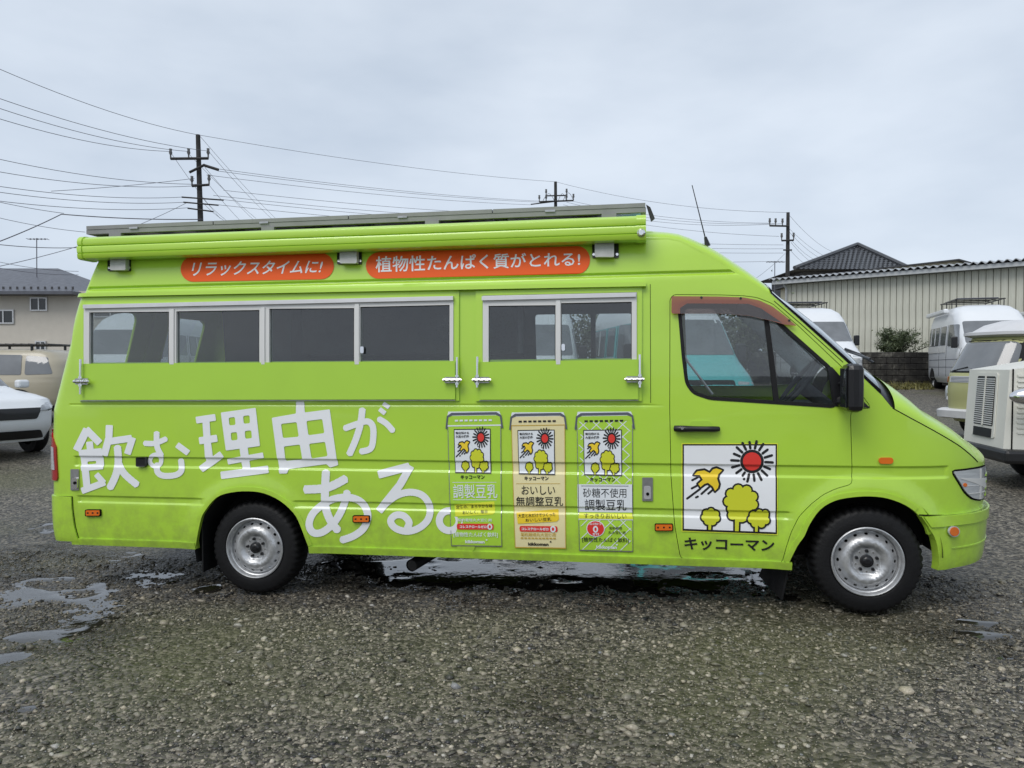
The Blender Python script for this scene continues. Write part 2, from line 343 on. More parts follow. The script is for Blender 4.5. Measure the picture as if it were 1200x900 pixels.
def node_mat(name):
    m = bpy.data.materials.new(name); m.use_nodes = True; t = m.node_tree; return m, t, t.nodes['Principled BSDF'], t.links.new
def ground_material():
    m, t, b, K = node_mat('wet_gravel_ground'); A = t.nodes.new
    tcn = A('ShaderNodeTexCoord')
    v1 = A('ShaderNodeTexVoronoi'); v1.inputs['Scale'].default_value = 42; K(tcn.outputs['Object'], v1.inputs[0])
    v2 = A('ShaderNodeTexVoronoi'); v2.inputs['Scale'].default_value = 17; K(tcn.outputs['Object'], v2.inputs[0])
    n1 = A('ShaderNodeTexNoise'); n1.inputs['Scale'].default_value = .42; n1.inputs['Detail'].default_value = 3; K(tcn.outputs['Object'], n1.inputs[0])
    n2 = A('ShaderNodeTexNoise'); n2.inputs['Scale'].default_value = 26; n2.inputs['Detail'].default_value = 6; K(tcn.outputs['Object'], n2.inputs[0])
    cr = A('ShaderNodeValToRGB'); e = cr.color_ramp.elements; e[0].position = .05; e[0].color = (.03, .028, .025, 1); e[1].position = .95; e[1].color = (.30, .27, .215, 1)
    x = e.new(.55); x.color = (.125, .114, .090, 1)
    sep = A('ShaderNodeSeparateColor'); K(v1.outputs['Color'], sep.inputs[0]); K(sep.outputs[0], cr.inputs[0])
    # moss
    moss = A('ShaderNodeValToRGB'); moss.color_ramp.elements[0].position = .50; moss.color_ramp.elements[1].position = .68
    moss.color_ramp.elements[0].color = (0, 0, 0, 1); moss.color_ramp.elements[1].color = (.55, .55, .55, 1); K(n1.outputs[0], moss.inputs[0])
    mx = A('ShaderNodeMix'); mx.data_type = 'RGBA'; K(moss.outputs[0], mx.inputs[0]); K(cr.outputs[0], mx.inputs[6]); mx.inputs[7].default_value = (.12, .122, .05, 1)
    m2 = A('ShaderNodeMix'); m2.data_type = 'RGBA'; m2.blend_type = 'MULTIPLY'; m2.inputs[0].default_value = .6; K(mx.outputs[2], m2.inputs[6])
    c2 = A('ShaderNodeValToRGB'); c2.color_ramp.elements[0].position = .3; c2.color_ramp.elements[0].color = (.4, .4, .4, 1); c2.color_ramp.elements[1].position = .65; K(n2.outputs[0], c2.inputs[0]); K(c2.outputs[0], m2.inputs[7])
    wa = A('ShaderNodeAttribute'); wa.attribute_name = 'wet'; wm = A('ShaderNodeMix'); wm.data_type = 'RGBA'; wm.blend_type = 'MULTIPLY'; K(wa.outputs['Fac'], wm.inputs[0]); K(m2.outputs[2], wm.inputs[6]); wm.inputs[7].default_value = (.42, .40, .38, 1)
    wr_ = A('ShaderNodeMapRange'); wr_.inputs[3].default_value = .50; wr_.inputs[4].default_value = .10; K(wa.outputs['Fac'], wr_.inputs[0]); K(wr_.outputs[0], b.inputs['Roughness'])
    K(wm.outputs[2], b.inputs['Base Color']); b.inputs['Specular IOR Level'].default_value = .35
    ad = A('ShaderNodeMath'); ad.operation = 'MULTIPLY_ADD'; ad.inputs[1].default_value = -.9; K(v1.outputs['Distance'], ad.inputs[0]); K(n2.outputs[0], ad.inputs[2])
    ad2 = A('ShaderNodeMath'); ad2.operation = 'MULTIPLY_ADD'; ad2.inputs[1].default_value = -.8; K(v2.outputs['Distance'], ad2.inputs[0]); K(ad.outputs[0], ad2.inputs[2])
    bp = A('ShaderNodeBump'); bp.inputs['Strength'].default_value = 1; bp.inputs['Distance'].default_value = .018; K(ad2.outputs[0], bp.inputs['Height']); K(bp.outputs[0], b.inputs['Normal'])
    return m
M['ground'] = ground_material()

# puddle areas: (px, py, half width px, half height px, strength) turned into ground ellipses
PUD = []
for (px, py, rx, ry, k) in [(480, 668, 70, 16, 1.2), (600, 680, 90, 14, 1.2), (730, 672, 120, 20, 1.4), (850, 678, 70, 16, 1.3), (640, 664, 120, 10, .9),
                            (185, 672, 50, 17, 1.05), (110, 720, 60, 14, .9), (60, 745, 55, 13, .95), (15, 770, 40, 14, .8), (120, 655, 60, 18, .8), (60, 620, 60, 20, .55), (30, 700, 40, 20, .7),
                            (400, 662, 30, 10, .9), (925, 700, 14, 5, .9), (1125, 726, 50, 4, .75), (1150, 741, 40, 5, .8), (1190, 770, 30, 10, .6), (1180, 690, 40, 6, .4),
                            (40, 830, 40, 9, .45), (90, 690, 120, 22, .8), (300, 668, 60, 12, .9), (560, 668, 160, 16, 1.3), (800, 668, 130, 18, 1.3), (240, 690, 25, 9, .7), (150, 590, 70, 10, .4)]:
    c = ground_pt(px, py); a = ground_pt(px + rx, py); f_ = ground_pt(px, py - ry); PUD.append((c[0], c[1], abs(a[0] - c[0]) + .03, abs(f_[1] - c[1]) + .03, k))
def pudmask(x, y):
    r = np.zeros_like(x)
    for cx, cy, ax, ay, k in PUD: r = np.maximum(r, k * np.exp(-(((x - cx) / ax) ** 2 + ((y - cy) / ay) ** 2) ** 1.3 * .9))
    return r * (.80 + .9 * vn(x / .22 + 11, y / .17 + 5) + .5 * vn(x / .07, y / .06 + 60))
WET = []
for (px, py, rx, ry, k) in [(100, 640, 190, 60, .9), (60, 740, 130, 45, .8), (600, 670, 420, 26, 1), (1120, 730, 130, 30, .8), (500, 705, 420, 14, .8), (1110, 620, 60, 40, .5), (640, 830, 60, 60, .5)]:
    c = ground_pt(px, py); a = ground_pt(px + rx, py); f_ = ground_pt(px, py - ry); WET.append((c[0], c[1], abs(a[0] - c[0]), abs(f_[1] - c[1]), k))
def wetness(x, y):
    r = np.clip(pudmask(x, y), 0, 1)
    for cx, cy, ax, ay, k in WET: r = np.maximum(r, k * np.exp(-((x - cx) / ax) ** 2 - ((y - cy) / ay) ** 2) * (.75 + 1.1 * vn(x / .5 + 3, y / .35) + .6 * vn(x / .16, y / .12 + 8)))
    return np.clip(r * 1.25, 0, 1)
def ground_z(x, y):
    pm = pudmask(x, y); near = np.exp(-(np.maximum(0, np.hypot(x - 1.3, y + .5) - 8) / 6) ** 2)
    return G(x, y) + hnoise(x, y) * (.35 + .65 * near) - pm * .008
def grid_lines(lo, a, b, hi, step):
    mid = np.arange(a, b, step); o = [b]; s = step
    while o[-1] < hi: s *= 1.12; o.append(o[-1] + s)
    q = [a]; s = step
    while q[-1] > lo: s *= 1.12; q.append(q[-1] - s)
    return np.concatenate([q[::-1][:-1], mid, o])
def grid_mesh(name, xs, ys, zf, m):
    X, Y = np.meshgrid(xs, ys); Z = zf(X, Y); nx, ny = len(xs), len(ys)
    v = np.stack([X, Y, Z], -1).reshape(-1, 3)
    i = np.arange(nx * ny).reshape(ny, nx); f = np.stack([i[:-1, :-1], i[:-1, 1:], i[1:, 1:], i[1:, :-1]], -1).reshape(-1, 4)
    me = bpy.data.meshes.new(name); me.vertices.add(len(v)); me.vertices.foreach_set('co', v.ravel()); me.loops.add(f.size); me.loops.foreach_set('vertex_index', f.ravel())
    me.polygons.add(len(f)); me.polygons.foreach_set('loop_start', np.arange(0, f.size, 4)); me.update(calc_edges=True); me.validate()
    me.polygons.foreach_set('use_smooth', [True] * len(f))
    return link(name, me, m)
g = grid_mesh('ground', grid_lines(-260, -4.2, 6.6, 260, .028), grid_lines(-60, -3.6, 2.6, 330, .028), ground_z, M['ground']); tag(g, kind='structure')
_co = np.empty(len(g.data.vertices) * 3); g.data.vertices.foreach_get('co', _co); _co = _co.reshape(-1, 3)
g.data.attributes.new('wet', 'FLOAT', 'POINT').data.foreach_set('value', wetness(_co[:, 0], _co[:, 1]).astype(np.float32))
mw, t_, b_, K_ = node_mat('puddle_water'); b_.inputs['Base Color'].default_value = (.022, .020, .016, 1); b_.inputs['Roughness'].default_value = .035; b_.inputs['IOR'].default_value = 1.55; b_.inputs['Specular IOR Level'].default_value = .75
n_ = t_.nodes.new('ShaderNodeTexNoise'); n_.inputs['Scale'].default_value = 14; n_.inputs['Detail'].default_value = 3; bp_ = t_.nodes.new('ShaderNodeBump'); bp_.inputs['Strength'].default_value = .12; bp_.inputs['Distance'].default_value = .01
tc_ = t_.nodes.new('ShaderNodeTexCoord'); K_(tc_.outputs['Object'], n_.inputs[0]); K_(n_.outputs[0], bp_.inputs['Height']); K_(bp_.outputs[0], b_.inputs['Normal'])
wt = grid_mesh('puddle', np.arange(-6, 8, .05), np.arange(-3.5, 4.5, .05), lambda x, y: G(x, y) - .04 + np.clip(pudmask(x, y) * 1.9, 0, 1) * .0375, mw); tag(wt, kind='structure')

# loose stones lying on the ground
def pebbles():
    bm = bmesh.new(); bmesh.ops.create_icosphere(bm, subdivisions=1, radius=1); ico = (np.array([v.co[:] for v in bm.verts]), np.array([[v.index for v in f.verts] for f in bm.faces])); bm.free()
    oc = (np.array([(1, 0, 0), (-1, 0, 0), (0, 1, 0), (0, -1, 0), (0, 0, 1), (0, 0, -1)], float), np.array([(0, 2, 4), (2, 1, 4), (1, 3, 4), (3, 0, 4), (2, 0, 5), (1, 2, 5), (3, 1, 5), (0, 3, 5)]))
    VV, FF, TT, WW, k0 = [], [], [], [], 0
    for (bv, bf), n1, rm, sd_, rmax in ((oc, 150000, .0046, .38, .009), (ico, 30000, .0088, .40, .026)):
        x = rng.uniform(-4.6, 7.2, n1); y = rng.uniform(-3.55, 1.0, n1)
        keep = rng.random(n1) < np.where(y > -.2, .5, 1) * (1 - .7 * (vn(x / .7 + 30, y / .7) > .20) * (y < -.6)); x = x[keep]; y = y[keep]; n = len(x)
        r = np.clip(rng.lognormal(math.log(rm), sd_, n), .0025, rmax)
        z = ground_z(x, y) + r * .15
        sc_ = np.stack([r * rng.uniform(.8, 1.6, n), r * rng.uniform(.7, 1.2, n), r * rng.uniform(.35, .8, n)], -1)
        a = rng.uniform(0, 2 * PI, n); tilt = rng.normal(0, .3, n)
        V = bv[None] * sc_[:, None] * rng.uniform(.6, 1.35, (n, len(bv), 1))
        ca, sa, ct, st = np.cos(a)[:, None], np.sin(a)[:, None], np.cos(tilt)[:, None], np.sin(tilt)[:, None]
        X, Y, Z = V[..., 0], V[..., 1], V[..., 2]; Y, Z = Y * ct - Z * st, Y * st + Z * ct; X, Y = X * ca - Y * sa, X * sa + Y * ca
        VV.append(np.stack([X + x[:, None], Y + y[:, None], Z + z[:, None]], -1).reshape(-1, 3)); FF.append((bf[None] + (np.arange(n) * len(bv))[:, None, None]).reshape(-1, 3) + k0); k0 += n * len(bv)
        TT.append(np.repeat(rng.random(n), len(bv))); WW.append(np.repeat(wetness(x, y), len(bv)))
    v = np.concatenate(VV); f = np.concatenate(FF)
    me = bpy.data.meshes.new('loose_gravel'); me.vertices.add(len(v)); me.vertices.foreach_set('co', v.ravel()); me.loops.add(f.size); me.loops.foreach_set('vertex_index', f.ravel())
    me.polygons.add(len(f)); me.polygons.foreach_set('loop_start', np.arange(0, f.size, 3)); me.update(calc_edges=True)
    me.attributes.new('tone', 'FLOAT', 'POINT').data.foreach_set('value', np.concatenate(TT).astype(np.float32)); me.attributes.new('wet', 'FLOAT', 'POINT').data.foreach_set('value', np.concatenate(WW).astype(np.float32))
    m, t, b, K = node_mat('wet_stone'); A = t.nodes.new
    an = A('ShaderNodeAttribute'); an.attribute_name = 'tone'; cr = A('ShaderNodeValToRGB'); cr.color_ramp.interpolation = 'LINEAR'; e = cr.color_ramp.elements
    e[0].position = 0; e[0].color = (.016, .017, .020, 1); e[1].position = 1; e[1].color = (.42, .39, .33, 1)
    for p_, c_ in ((.15, (.05, .048, .044)), (.36, (.13, .12, .095)), (.60, (.20, .185, .145)), (.82, (.30, .27, .21)), (.955, (.42, .37, .28)), (.975, (.45, .43, .38)), (.990, (.16, .17, .20))): q = e.new(p_); q.color = (*c_, 1)
    tcn = A('ShaderNodeTexCoord'); nn = A('ShaderNodeTexNoise'); nn.inputs['Scale'].default_value = 160; nn.inputs['Detail'].default_value = 4; K(tcn.outputs['Object'], nn.inputs[0])
    n1_ = A('ShaderNodeTexNoise'); n1_.inputs['Scale'].default_value = .42; n1_.inputs['Detail'].default_value = 3; K(tcn.outputs['Object'], n1_.inputs[0])
    ms = A('ShaderNodeValToRGB'); ms.color_ramp.elements[0].position = .50; ms.color_ramp.elements[1].position = .68; ms.color_ramp.elements[0].color = (0, 0, 0, 1); ms.color_ramp.elements[1].color = (.30, .30, .30, 1); K(n1_.outputs[0], ms.inputs[0])
    K(an.outputs['Fac'], cr.inputs[0]); mx = A('ShaderNodeMix'); mx.data_type = 'RGBA'; mx.blend_type = 'MULTIPLY'; mx.inputs[0].default_value = .45; K(cr.outputs[0], mx.inputs[6])
    gr = A('ShaderNodeMapRange'); gr.inputs[1].default_value = .3; gr.inputs[2].default_value = .7; gr.inputs[3].default_value = .5; gr.inputs[4].default_value = 1.75; K(nn.outputs[0], gr.inputs[0]); K(gr.outputs[0], mx.inputs[7])
    mo = A('ShaderNodeMix'); mo.data_type = 'RGBA'; K(ms.outputs[0], mo.inputs[0]); K(mx.outputs[2], mo.inputs[6]); mo.inputs[7].default_value = (.17, .17, .08, 1)
    wa = A('ShaderNodeAttribute'); wa.attribute_name = 'wet'; wm = A('ShaderNodeMix'); wm.data_type = 'RGBA'; wm.blend_type = 'MULTIPLY'; K(wa.outputs['Fac'], wm.inputs[0]); K(mo.outputs[2], wm.inputs[6]); wm.inputs[7].default_value = (.45, .43, .40, 1)
    K(wm.outputs[2], b.inputs['Base Color']); b.inputs['Roughness'].default_value = .36; b.inputs['Specular IOR Level'].default_value = .45
    o = link('loose_gravel', me, m); tag(o, 'wet loose gravel stones scattered over the yard around the green van', 'gravel', kind='stuff')
pebbles()

# ------------------------------------------------------------------ the green van: surface
VAN_TILT = -.0072
van = empty('kitchen_van', (0, 0, 0), 0, 'bright green high-roof camper van with large white Japanese lettering, parked side-on', 'van')
van.rotation_euler.y = VAN_TILT
ct_, st_ = math.cos(VAN_TILT), math.sin(VAN_TILT)
def v2w(p): x, y, z = p[..., 0], p[..., 1], p[..., 2]; return np.stack([x * ct_ + z * st_, y, -x * st_ + z * ct_], -1)
CAML = np.array([CAMP[0] * ct_ - CAMP[2] * st_, CAMP[1], CAMP[0] * st_ + CAMP[2] * ct_])
HW = .965; X0F = 3.95; PN = 2.7; XF = 4.93
th = np.linspace(0, PI / 2, 400); SXc = np.sin(th) ** (2 / PN); SYc = 1 - np.cos(th) ** (2 / PN)
ln_ = np.concatenate([[0], np.cumsum(np.hypot(np.diff(SXc * (XF - X0F)), np.diff(SYc * HW)))]); FLEN = ln_[-1]
RC = .13
ZT = [.25, .32, .40, .55, .8, 1.0, 1.3, 1.7, 2.05, 2.2, 2.35, 2.5, 2.7]
YT = [.05, .022, .008, .0, .0, .0, .008, .030, .060, .085, .115, .165, .26]
GROOVES = []    # (z_hi, z_lo, depth, x_from, x_to)
XRZ = [.3, 1.0, 1.30, 1.7, 2.1, 2.5, 2.7]; XRX = [-1.60, -1.60, -1.595, -1.50, -1.42, -1.33, -1.28]
WCF = (4.025, .385); WCR = (0.0, .33)
def sst(x, a, b): t = np.clip((x - a) / (b - a), 0, 1); return t * t * (3 - 2 * t)
def xfront(z): return XF + .0 * z - .10 * np.clip(z - .98, 0, .5) - .04 * np.clip(.9 - z, 0, .6)
def P(s, z, off=0.0):
    s = np.asarray(s, float); z = np.asarray(z, float); s, z = np.broadcast_arrays(s, z)
    d = np.interp(z, ZT, YT)
    # smooth the table a little
    d = (d + np.interp(z + .04, ZT, YT) + np.interp(z - .04, ZT, YT)) / 3
    for zh, zl, dep, xa, xb in GROOVES:
        e = .009
        d = d + dep * sst(z, zl - e, zl + e) * (1 - sst(z, zh - e * .7, zh + e * .7)) * sst(s, xa - .012, xa + .012) * (1 - sst(s, xb - .012, xb + .012))
    for cx, cz, r, a in ((WCR[0], WCR[1], .41, .016), (WCF[0], WCF[1] - .01, .425, .020)):
        q = np.hypot(s - cx, z - cz); d = d - a * (1 - sst(q, r + .02, r + .15)) * (z > .3)
    xr = np.interp(z, XRZ, XRX)
    # front
    sf = np.clip(s - X0F, 0, FLEN); fx = np.interp(sf, ln_, SXc); fy = np.interp(sf, ln_, SYc)
    x = np.where(s > X0F, X0F + fx * (xfront(z) - X0F), s); y = np.where(s > X0F, fy * HW, 0.0)
    tx = np.gradient(SXc * (XF - X0F), ln_); ty = np.gradient(SYc * HW, ln_); tx[0], ty[0] = 1, 0
    tnx = np.where(s > X0F, np.interp(sf, ln_, tx), 1.0); tny = np.where(s > X0F, np.interp(sf, ln_, ty), 0.0)
    # rear corner, then across the back
    q = (xr + RC) - s; al = np.clip(q / RC, 0, PI / 2)
    x = np.where(q > 0, xr + RC - RC * np.sin(al), x); y = np.where(q > 0, RC - RC * np.cos(al) + np.maximum(0, q - RC * PI / 2), y)
    tnx = np.where(q > 0, np.cos(al), tnx); tny = np.where(q > 0, -np.sin(al), tny)
    L_ = np.hypot(tnx, tny) + 1e-9; nx, ny = tny / L_, -tnx / L_     # outward normal in plan
    k = off - d
    return np.stack([x + nx * k, y + ny * k, z + 0 * x], -1)
def vproj(p): return project(v2w(p))
def VS(pts, off=0.0):
    "photo pixels -> (s, z) on the van's skin"
    p = np.asarray(pts, float).reshape(-1, 2)
    d = FW[None] + RT[None] * ((p[:, :1] - CX) / F) + UP[None] * ((CY - p[:, 1:]) / F)
    t = (0 - CAMP[1]) / d[:, 1]; W_ = CAMP + t[:, None] * d; s = W_[:, 0] * ct_ - W_[:, 2] * st_; z = W_[:, 0] * st_ + W_[:, 2] * ct_
    s = np.minimum(s, X0F + FLEN * .55)
    for it in range(22):
        q = vproj(P(s, z, off)); h = 1e-3; r = p - q
        js = (vproj(P(s + h, z, off)) - q) / h; jz = (vproj(P(s, z + h, off)) - q) / h
        det = js[:, 0] * jz[:, 1] - js[:, 1] * jz[:, 0]; det = np.where(np.abs(det) < 20, 20, det)
        ds = (r[:, 0] * jz[:, 1] - r[:, 1] * jz[:, 0]) / det; dz = (js[:, 0] * r[:, 1] - js[:, 1] * r[:, 0]) / det
        s = s + np.clip(ds, -.15, .15) * .9; z = z + np.clip(dz, -.15, .15) * .9
    return np.stack([s, z], -1)
def vs1(px, py): return tuple(VS([(px, py)])[0])
def zat(px, py): return float(VS([(px, py)])[0][1])
z_a, z_b = zat(500, 540.3), zat(500, 552.2); z_c, z_d = zat(500, 590.5), zat(500, 598)
z_g, z_w = zat(400, 331), zat(400, 475)
xa1 = vs1(88, 540)[0]; xfr = vs1(1110, 556)[0]
lo1 = (vs1(92, 585)[0], vs1(236, 590)[0]); lo2 = (vs1(345, 592)[0], vs1(925, 605)[0])
GROOVES += [(z_a, z_b, .012, xa1, xfr), (z_c, z_d, .010, *lo1), (z_c, z_d, .010, *lo2), (z_g + .012, z_g - .010, .016, -1.30, vs1(885, 327)[0]), (z_w + .006, z_w - .002, .005, vs1(82, 474)[0], vs1(762, 472)[0])]
print('z', z_a, z_b, z_c, z_d, z_g, z_w, 'front', xfr, 'sill', zat(500, 650), 'rearx', vs1(54, 560), 'nose', vs1(1155, 560))
ZL = []
for gq in GROOVES:
    for e in (-.009, -.003, .003, .009): ZL += [gq[0] + e, gq[1] + e]
ZL = sorted(set(ZL + list(np.arange(.30, .98, .028)) + list(np.arange(1.0, 2.6, .075)) + [1.2, 1.25]))
SL = list(np.arange(-.62, .63, .032)) + list(np.arange(3.35, 3.9, .032)) + list(np.arange(.7, 3.3, .2)) + list(np.arange(-1.6, -.65, .1)) + list(np.arange(3.9, 5.6, .035)) + list(np.linspace(-1.8, -1.12, 34))
def vplate(name, px=None, holes=(), off=0.0, thick=0.0, m=None, parent=van, adds=None, sz=False, fine=True, **k):
    "a piece of the van outlined in photo pixels (sz=True: already in skin coordinates)"
    A_ = [px] if px is not None else adds
    if not sz: A_ = [VS(p, off) for p in A_]; holes = [VS(p, off) for p in holes]
    return plate(name, P, A_, holes, off, thick, m, parent, SL if fine else (), ZL, **k)
FAR = 2 * HW
def Pfar(s, z, off=0.0): p = P(s, z, off); p[..., 1] = FAR - p[..., 1]; return p

# ---- outlines in photo pixels
DOOR = rpoly([(785.5, 350), (790, 345.5), (845, 346), (872, 347), (887, 349), (905, 356), (934, 381), (987, 431), (1020.5, 478), (1000, 478.6), (996.3, 485), (998, 548), (998, 567), (979, 572.5), (965, 579), (950.7, 590), (936, 605), (927, 623), (921, 641), (916, 659.5), (857, 657), (797.8, 654), (791, 615.6), (786.6, 557), (785.2, 480)], 4, 2)
def grow(poly, g_):
    p = np.asarray(poly, float); n = len(p); a = np.roll(p, 1, 0); b = np.roll(p, -1, 0); t = b - a; t /= np.linalg.norm(t, axis=1, keepdims=True) + 1e-9
    nrm = np.stack([t[:, 1], -t[:, 0]], -1); ar = .5 * np.sum(p[:, 0] * np.roll(p[:, 1], -1) - np.roll(p[:, 0], -1) * p[:, 1])
    return p + nrm * g_ * (1 if ar > 0 else -1)
CABGLASS = rpoly([(796, 358), (806, 353), (877, 354), (893, 361), (973, 432), (978.5, 476), (910, 471.5), (832, 466.5), (813, 460), (805, 449), (801, 417)], 5, 3)
WIN_L = [(102, 361.5), (530, 352.5), (530, 425), (102, 428)]
WIN_R = [(566.5, 350.5), (745.5, 346.5), (745.5, 422.5), (566.5, 424.5)]
# body outline (skin coordinates), bottom from photo
def arch(c, r, a0, a1, n=26, rz=None): return [(c[0] + r * math.cos(R(a)), c[1] + (rz or r) * math.sin(R(a))) for a in np.linspace(a0, a1, n)]
def zfix(x): return float(np.interp(x, [-1.6, 0, 3, 5], [z_sl, z_sl, z_sl, z_sl]))
z_sl = zat(660, 656.5); z_sill_line = zat(660, 650)
s_rear_bumper = vs1(93, 600)[0]
top_px = [(790, 268), (830, 300), (862, 320), (885, 333), (903, 344), (940, 377), (975, 408.5), (1010, 441), (1033, 463), (1044.4, 477), (1068, 489.5), (1089, 501), (1124.4, 522), (1145, 541)]
TOP = VS(top_px); ZROOF = 2.40
print('top', TOP[0], TOP[4], TOP[8], TOP[-1])
s_end = X0F + FLEN; E_s = np.concatenate([[-3.0, 2.3, TOP[0][0] - .25], TOP[:, 0], [TOP[-1][0] + .12, s_end]]); 
zN = TOP[-1][1] - .015; E_z = np.concatenate([[ZROOF, ZROOF, ZROOF], [min(ZROOF, q) for q in TOP[:, 1]], [zN, zN]])
Efun = lambda s: np.interp(s, E_s, E_z)
print('E', list(zip(E_s.round(2), E_z.round(3))))

zz = np.linspace(.36, ZROOF, 40)
def s_back(z): return np.interp(z, XRZ, XRX) + RC * (1 - PI / 2) - (HW - RC)
left = [(float(s_back(z)), float(z)) for z in zz[::-1]]
s_top = np.concatenate([np.linspace(float(s_back(ZROOF)), 2.3, 6)[1:], E_s[2:-1], np.linspace(E_s[-2], s_end, 6)[1:]])
top = [(float(s), float(Efun(s))) for s in s_top]
AR = VS([(230, 640), (235, 612), (240, 599.5), (254, 583), (271, 577), (291.5, 575.5), (310, 578), (329, 587), (344.4, 601), (352, 615), (361.5, 640)])
AF = VS([(924, 660), (934, 640), (942.5, 628), (948.8, 614), (961, 597), (978, 586.7), (998.8, 582.5), (1019.6, 581.5), (1040, 584), (1061, 592), (1076, 603.3), (1084, 615)])
AR = [tuple(q) for q in smooth_line(AR, 3)]; AF = [tuple(q) for q in smooth_line(AF, 3)]
zb = z_sl
body_out = left + [(AR[0][0], zb)] + AR + [(AR[-1][0], zb), (AF[0][0], zb)] + AF + [(AF[-1][0] + .02, .56), (s_end, .56)] + top[::-1]
door_sz = VS(DOOR)
door_hole = grow(door_sz, .004)
# head of each cut: openings for the windows
def ph(q, off=0.0): return VS(q, off)
def inset(q, d): return grow(np.asarray(q, float), d)
HL = rpoly([(1115.8, 552.5), (1135, 550.5), (1155.2, 546), (1158.2, 556), (1157.8, 577), (1148.5, 585.5), (1138, 583.5), (1130, 576)], 3, 2)
wl_h, wr_h = ph(inset(WIN_L, -3)), ph(inset(WIN_R, -3))
def back_s(y, z): return float(np.interp(z, XRZ, XRX)) + RC - (y - RC + RC * PI / 2)
def back_win(y0, y1, z0=1.38, z1=2.04):
    o = []
    for y, z in rrect(y0, z0, y1, z1, .07): o.append((back_s(y, z), z))
    return o
BW1, BW2 = back_win(.20, .74), back_win(.93, .964)
BWF = back_win(.20, .74)
body = vplate('body', adds=[body_out], holes=[door_hole, wl_h, wr_h, BW1], sz=True, thick=.02, m=M['paint'])
print('body faces', len(body.data.polygons))

# crown: roof, windscreen, bonnet in one family of cross-sections
sil = np.array([(765, 266.5), (800, 271), (830, 284), (860, 302), (885, 319), (908, 340), (920, 350), (946, 371), (967.5, 391), (1005, 427), (1032, 447), (1050, 458.5), (1065, 471), (1106.7, 495), (1138.7, 518), (1154.7, 534)])
def plane_pt(px, py, y):
    d = FW + RT * (px - CX) / F + UP * (CY - py) / F; t = (y - CAMP[1]) / d[1]; W_ = CAMP + t * d
    return W_[0] * ct_ - W_[2] * st_, W_[0] * st_ + W_[2] * ct_
TX = [-1.7, -1.3, -1.05, 2.3]; TZ = [2.40, 2.55, 2.615, 2.615]
yd = [.30, .30, .30, .30, .32, .40, .52, .58, .60, .60, .58, .50, .45, .45, .55, .62]
for (a, b), y in zip(sil, yd): q = plane_pt(a, b, y); TX.append(q[0]); TZ.append(q[1] + .012)
TX.append(XF + .02); TZ.append(zN)
print('T', [(round(float(a), 2), round(float(b), 3)) for a, b in zip(TX, TZ)])
def crown_strip(name, s0, s1, ns, t0, t1, m, off=0.0, nexp=2.4, ntt=28, mirror=True, thick=0.0, parent=van):
    ss = np.linspace(s0, s1, ns); tt = t0 + (t1 - t0) * np.linspace(0, 1, ntt) ** 1.9 if t0 == 0 else np.linspace(t0, t1, ntt)
    E_ = P(ss, Efun(ss)); rows = []
    for i in range(ns):
        x, y, z = E_[i]; T_ = max(float(np.interp(x, TX, TZ)), z + .002); n_ = nexp
        yy = y + (HW - y) * tt; n_ = float(np.interp(ss[i], [s_w0 - .25, s_w0, s_w1 - .05, s_w1 + .15], [2.4, 1.75, 1.75, 2.2])); h = (1 - (1 - tt) ** n_) ** (1 / n_)
        row = np.stack([np.full(ntt, x), yy, z + (T_ - z) * h], -1)
        if off:
            row[:, 2] += off; row[:, 1] -= off * (1 - tt)
        if mirror and abs(t1 - 1) < 1e-6: r2 = row[:-1][::-1].copy(); r2[:, 1] = FAR - r2[:, 1]; row = np.vstack([row, r2])
        rows.append(row)
    rows = np.array(rows); n2 = rows.shape[1]; v = rows.reshape(-1, 3); i = np.arange(ns * n2).reshape(ns, n2)
    f = np.stack([i[:-1, :-1], i[1:, :-1], i[1:, 1:], i[:-1, 1:]], -1).reshape(-1, 4)
    return mesh_np(name, v, f, m, parent, True)
s_w0, s_w1 = float(TOP[4][0]), float(TOP[8][0]); s_h0 = float(TOP[9][0])
# roof from the back up to the windscreen header
crown_strip('roof', -1.30, s_w0, 70, 0, 1, M['paint'])
ws = crown_strip('windscreen', s_w0 + .004, s_w1 - .004, 26, .0, 1, M['wscreen'], off=-.004)
wsm = crown_strip('windscreen_seal', s_w0 + .002, s_w1 - .002, 26, 0, .012, M['seam'], off=.004, ntt=4, mirror=False); wsm.parent = ws
crown_strip('windscreen_seal', s_w0 - .004, s_w0 + .012, 3, 0.001, 1, M['seam'], off=.005).parent = ws
cw = crown_strip('cowl', s_w1, s_h0 + .02, 8, 0, 1, M['plastic'], off=-.012)
crown_strip('bonnet', s_h0 + .022, s_end - .001, 60, 0, 1, M['paint'])
# wiper arms and blades resting on the foot of the screen
mb = MB()
for y in (.34,):
    x0 = s_w1 - .01; zt = lambda x: float(np.interp(x, TX, TZ)) + .012
    mb.tube([(x0 + .05, y, zt(x0 + .05) + .01), (x0 + .0, y + .12, zt(x0) + .02), (x0 - .05, y + .3, zt(x0 - .05) + .012)], .008, 6)
    mb.tube([(x0 + .0, y - .10, zt(x0) - .01), (x0 - .07, y + .50, zt(x0 - .07) + .006)], .007, 6)
mb.build('wiper', M['plastic'], van)

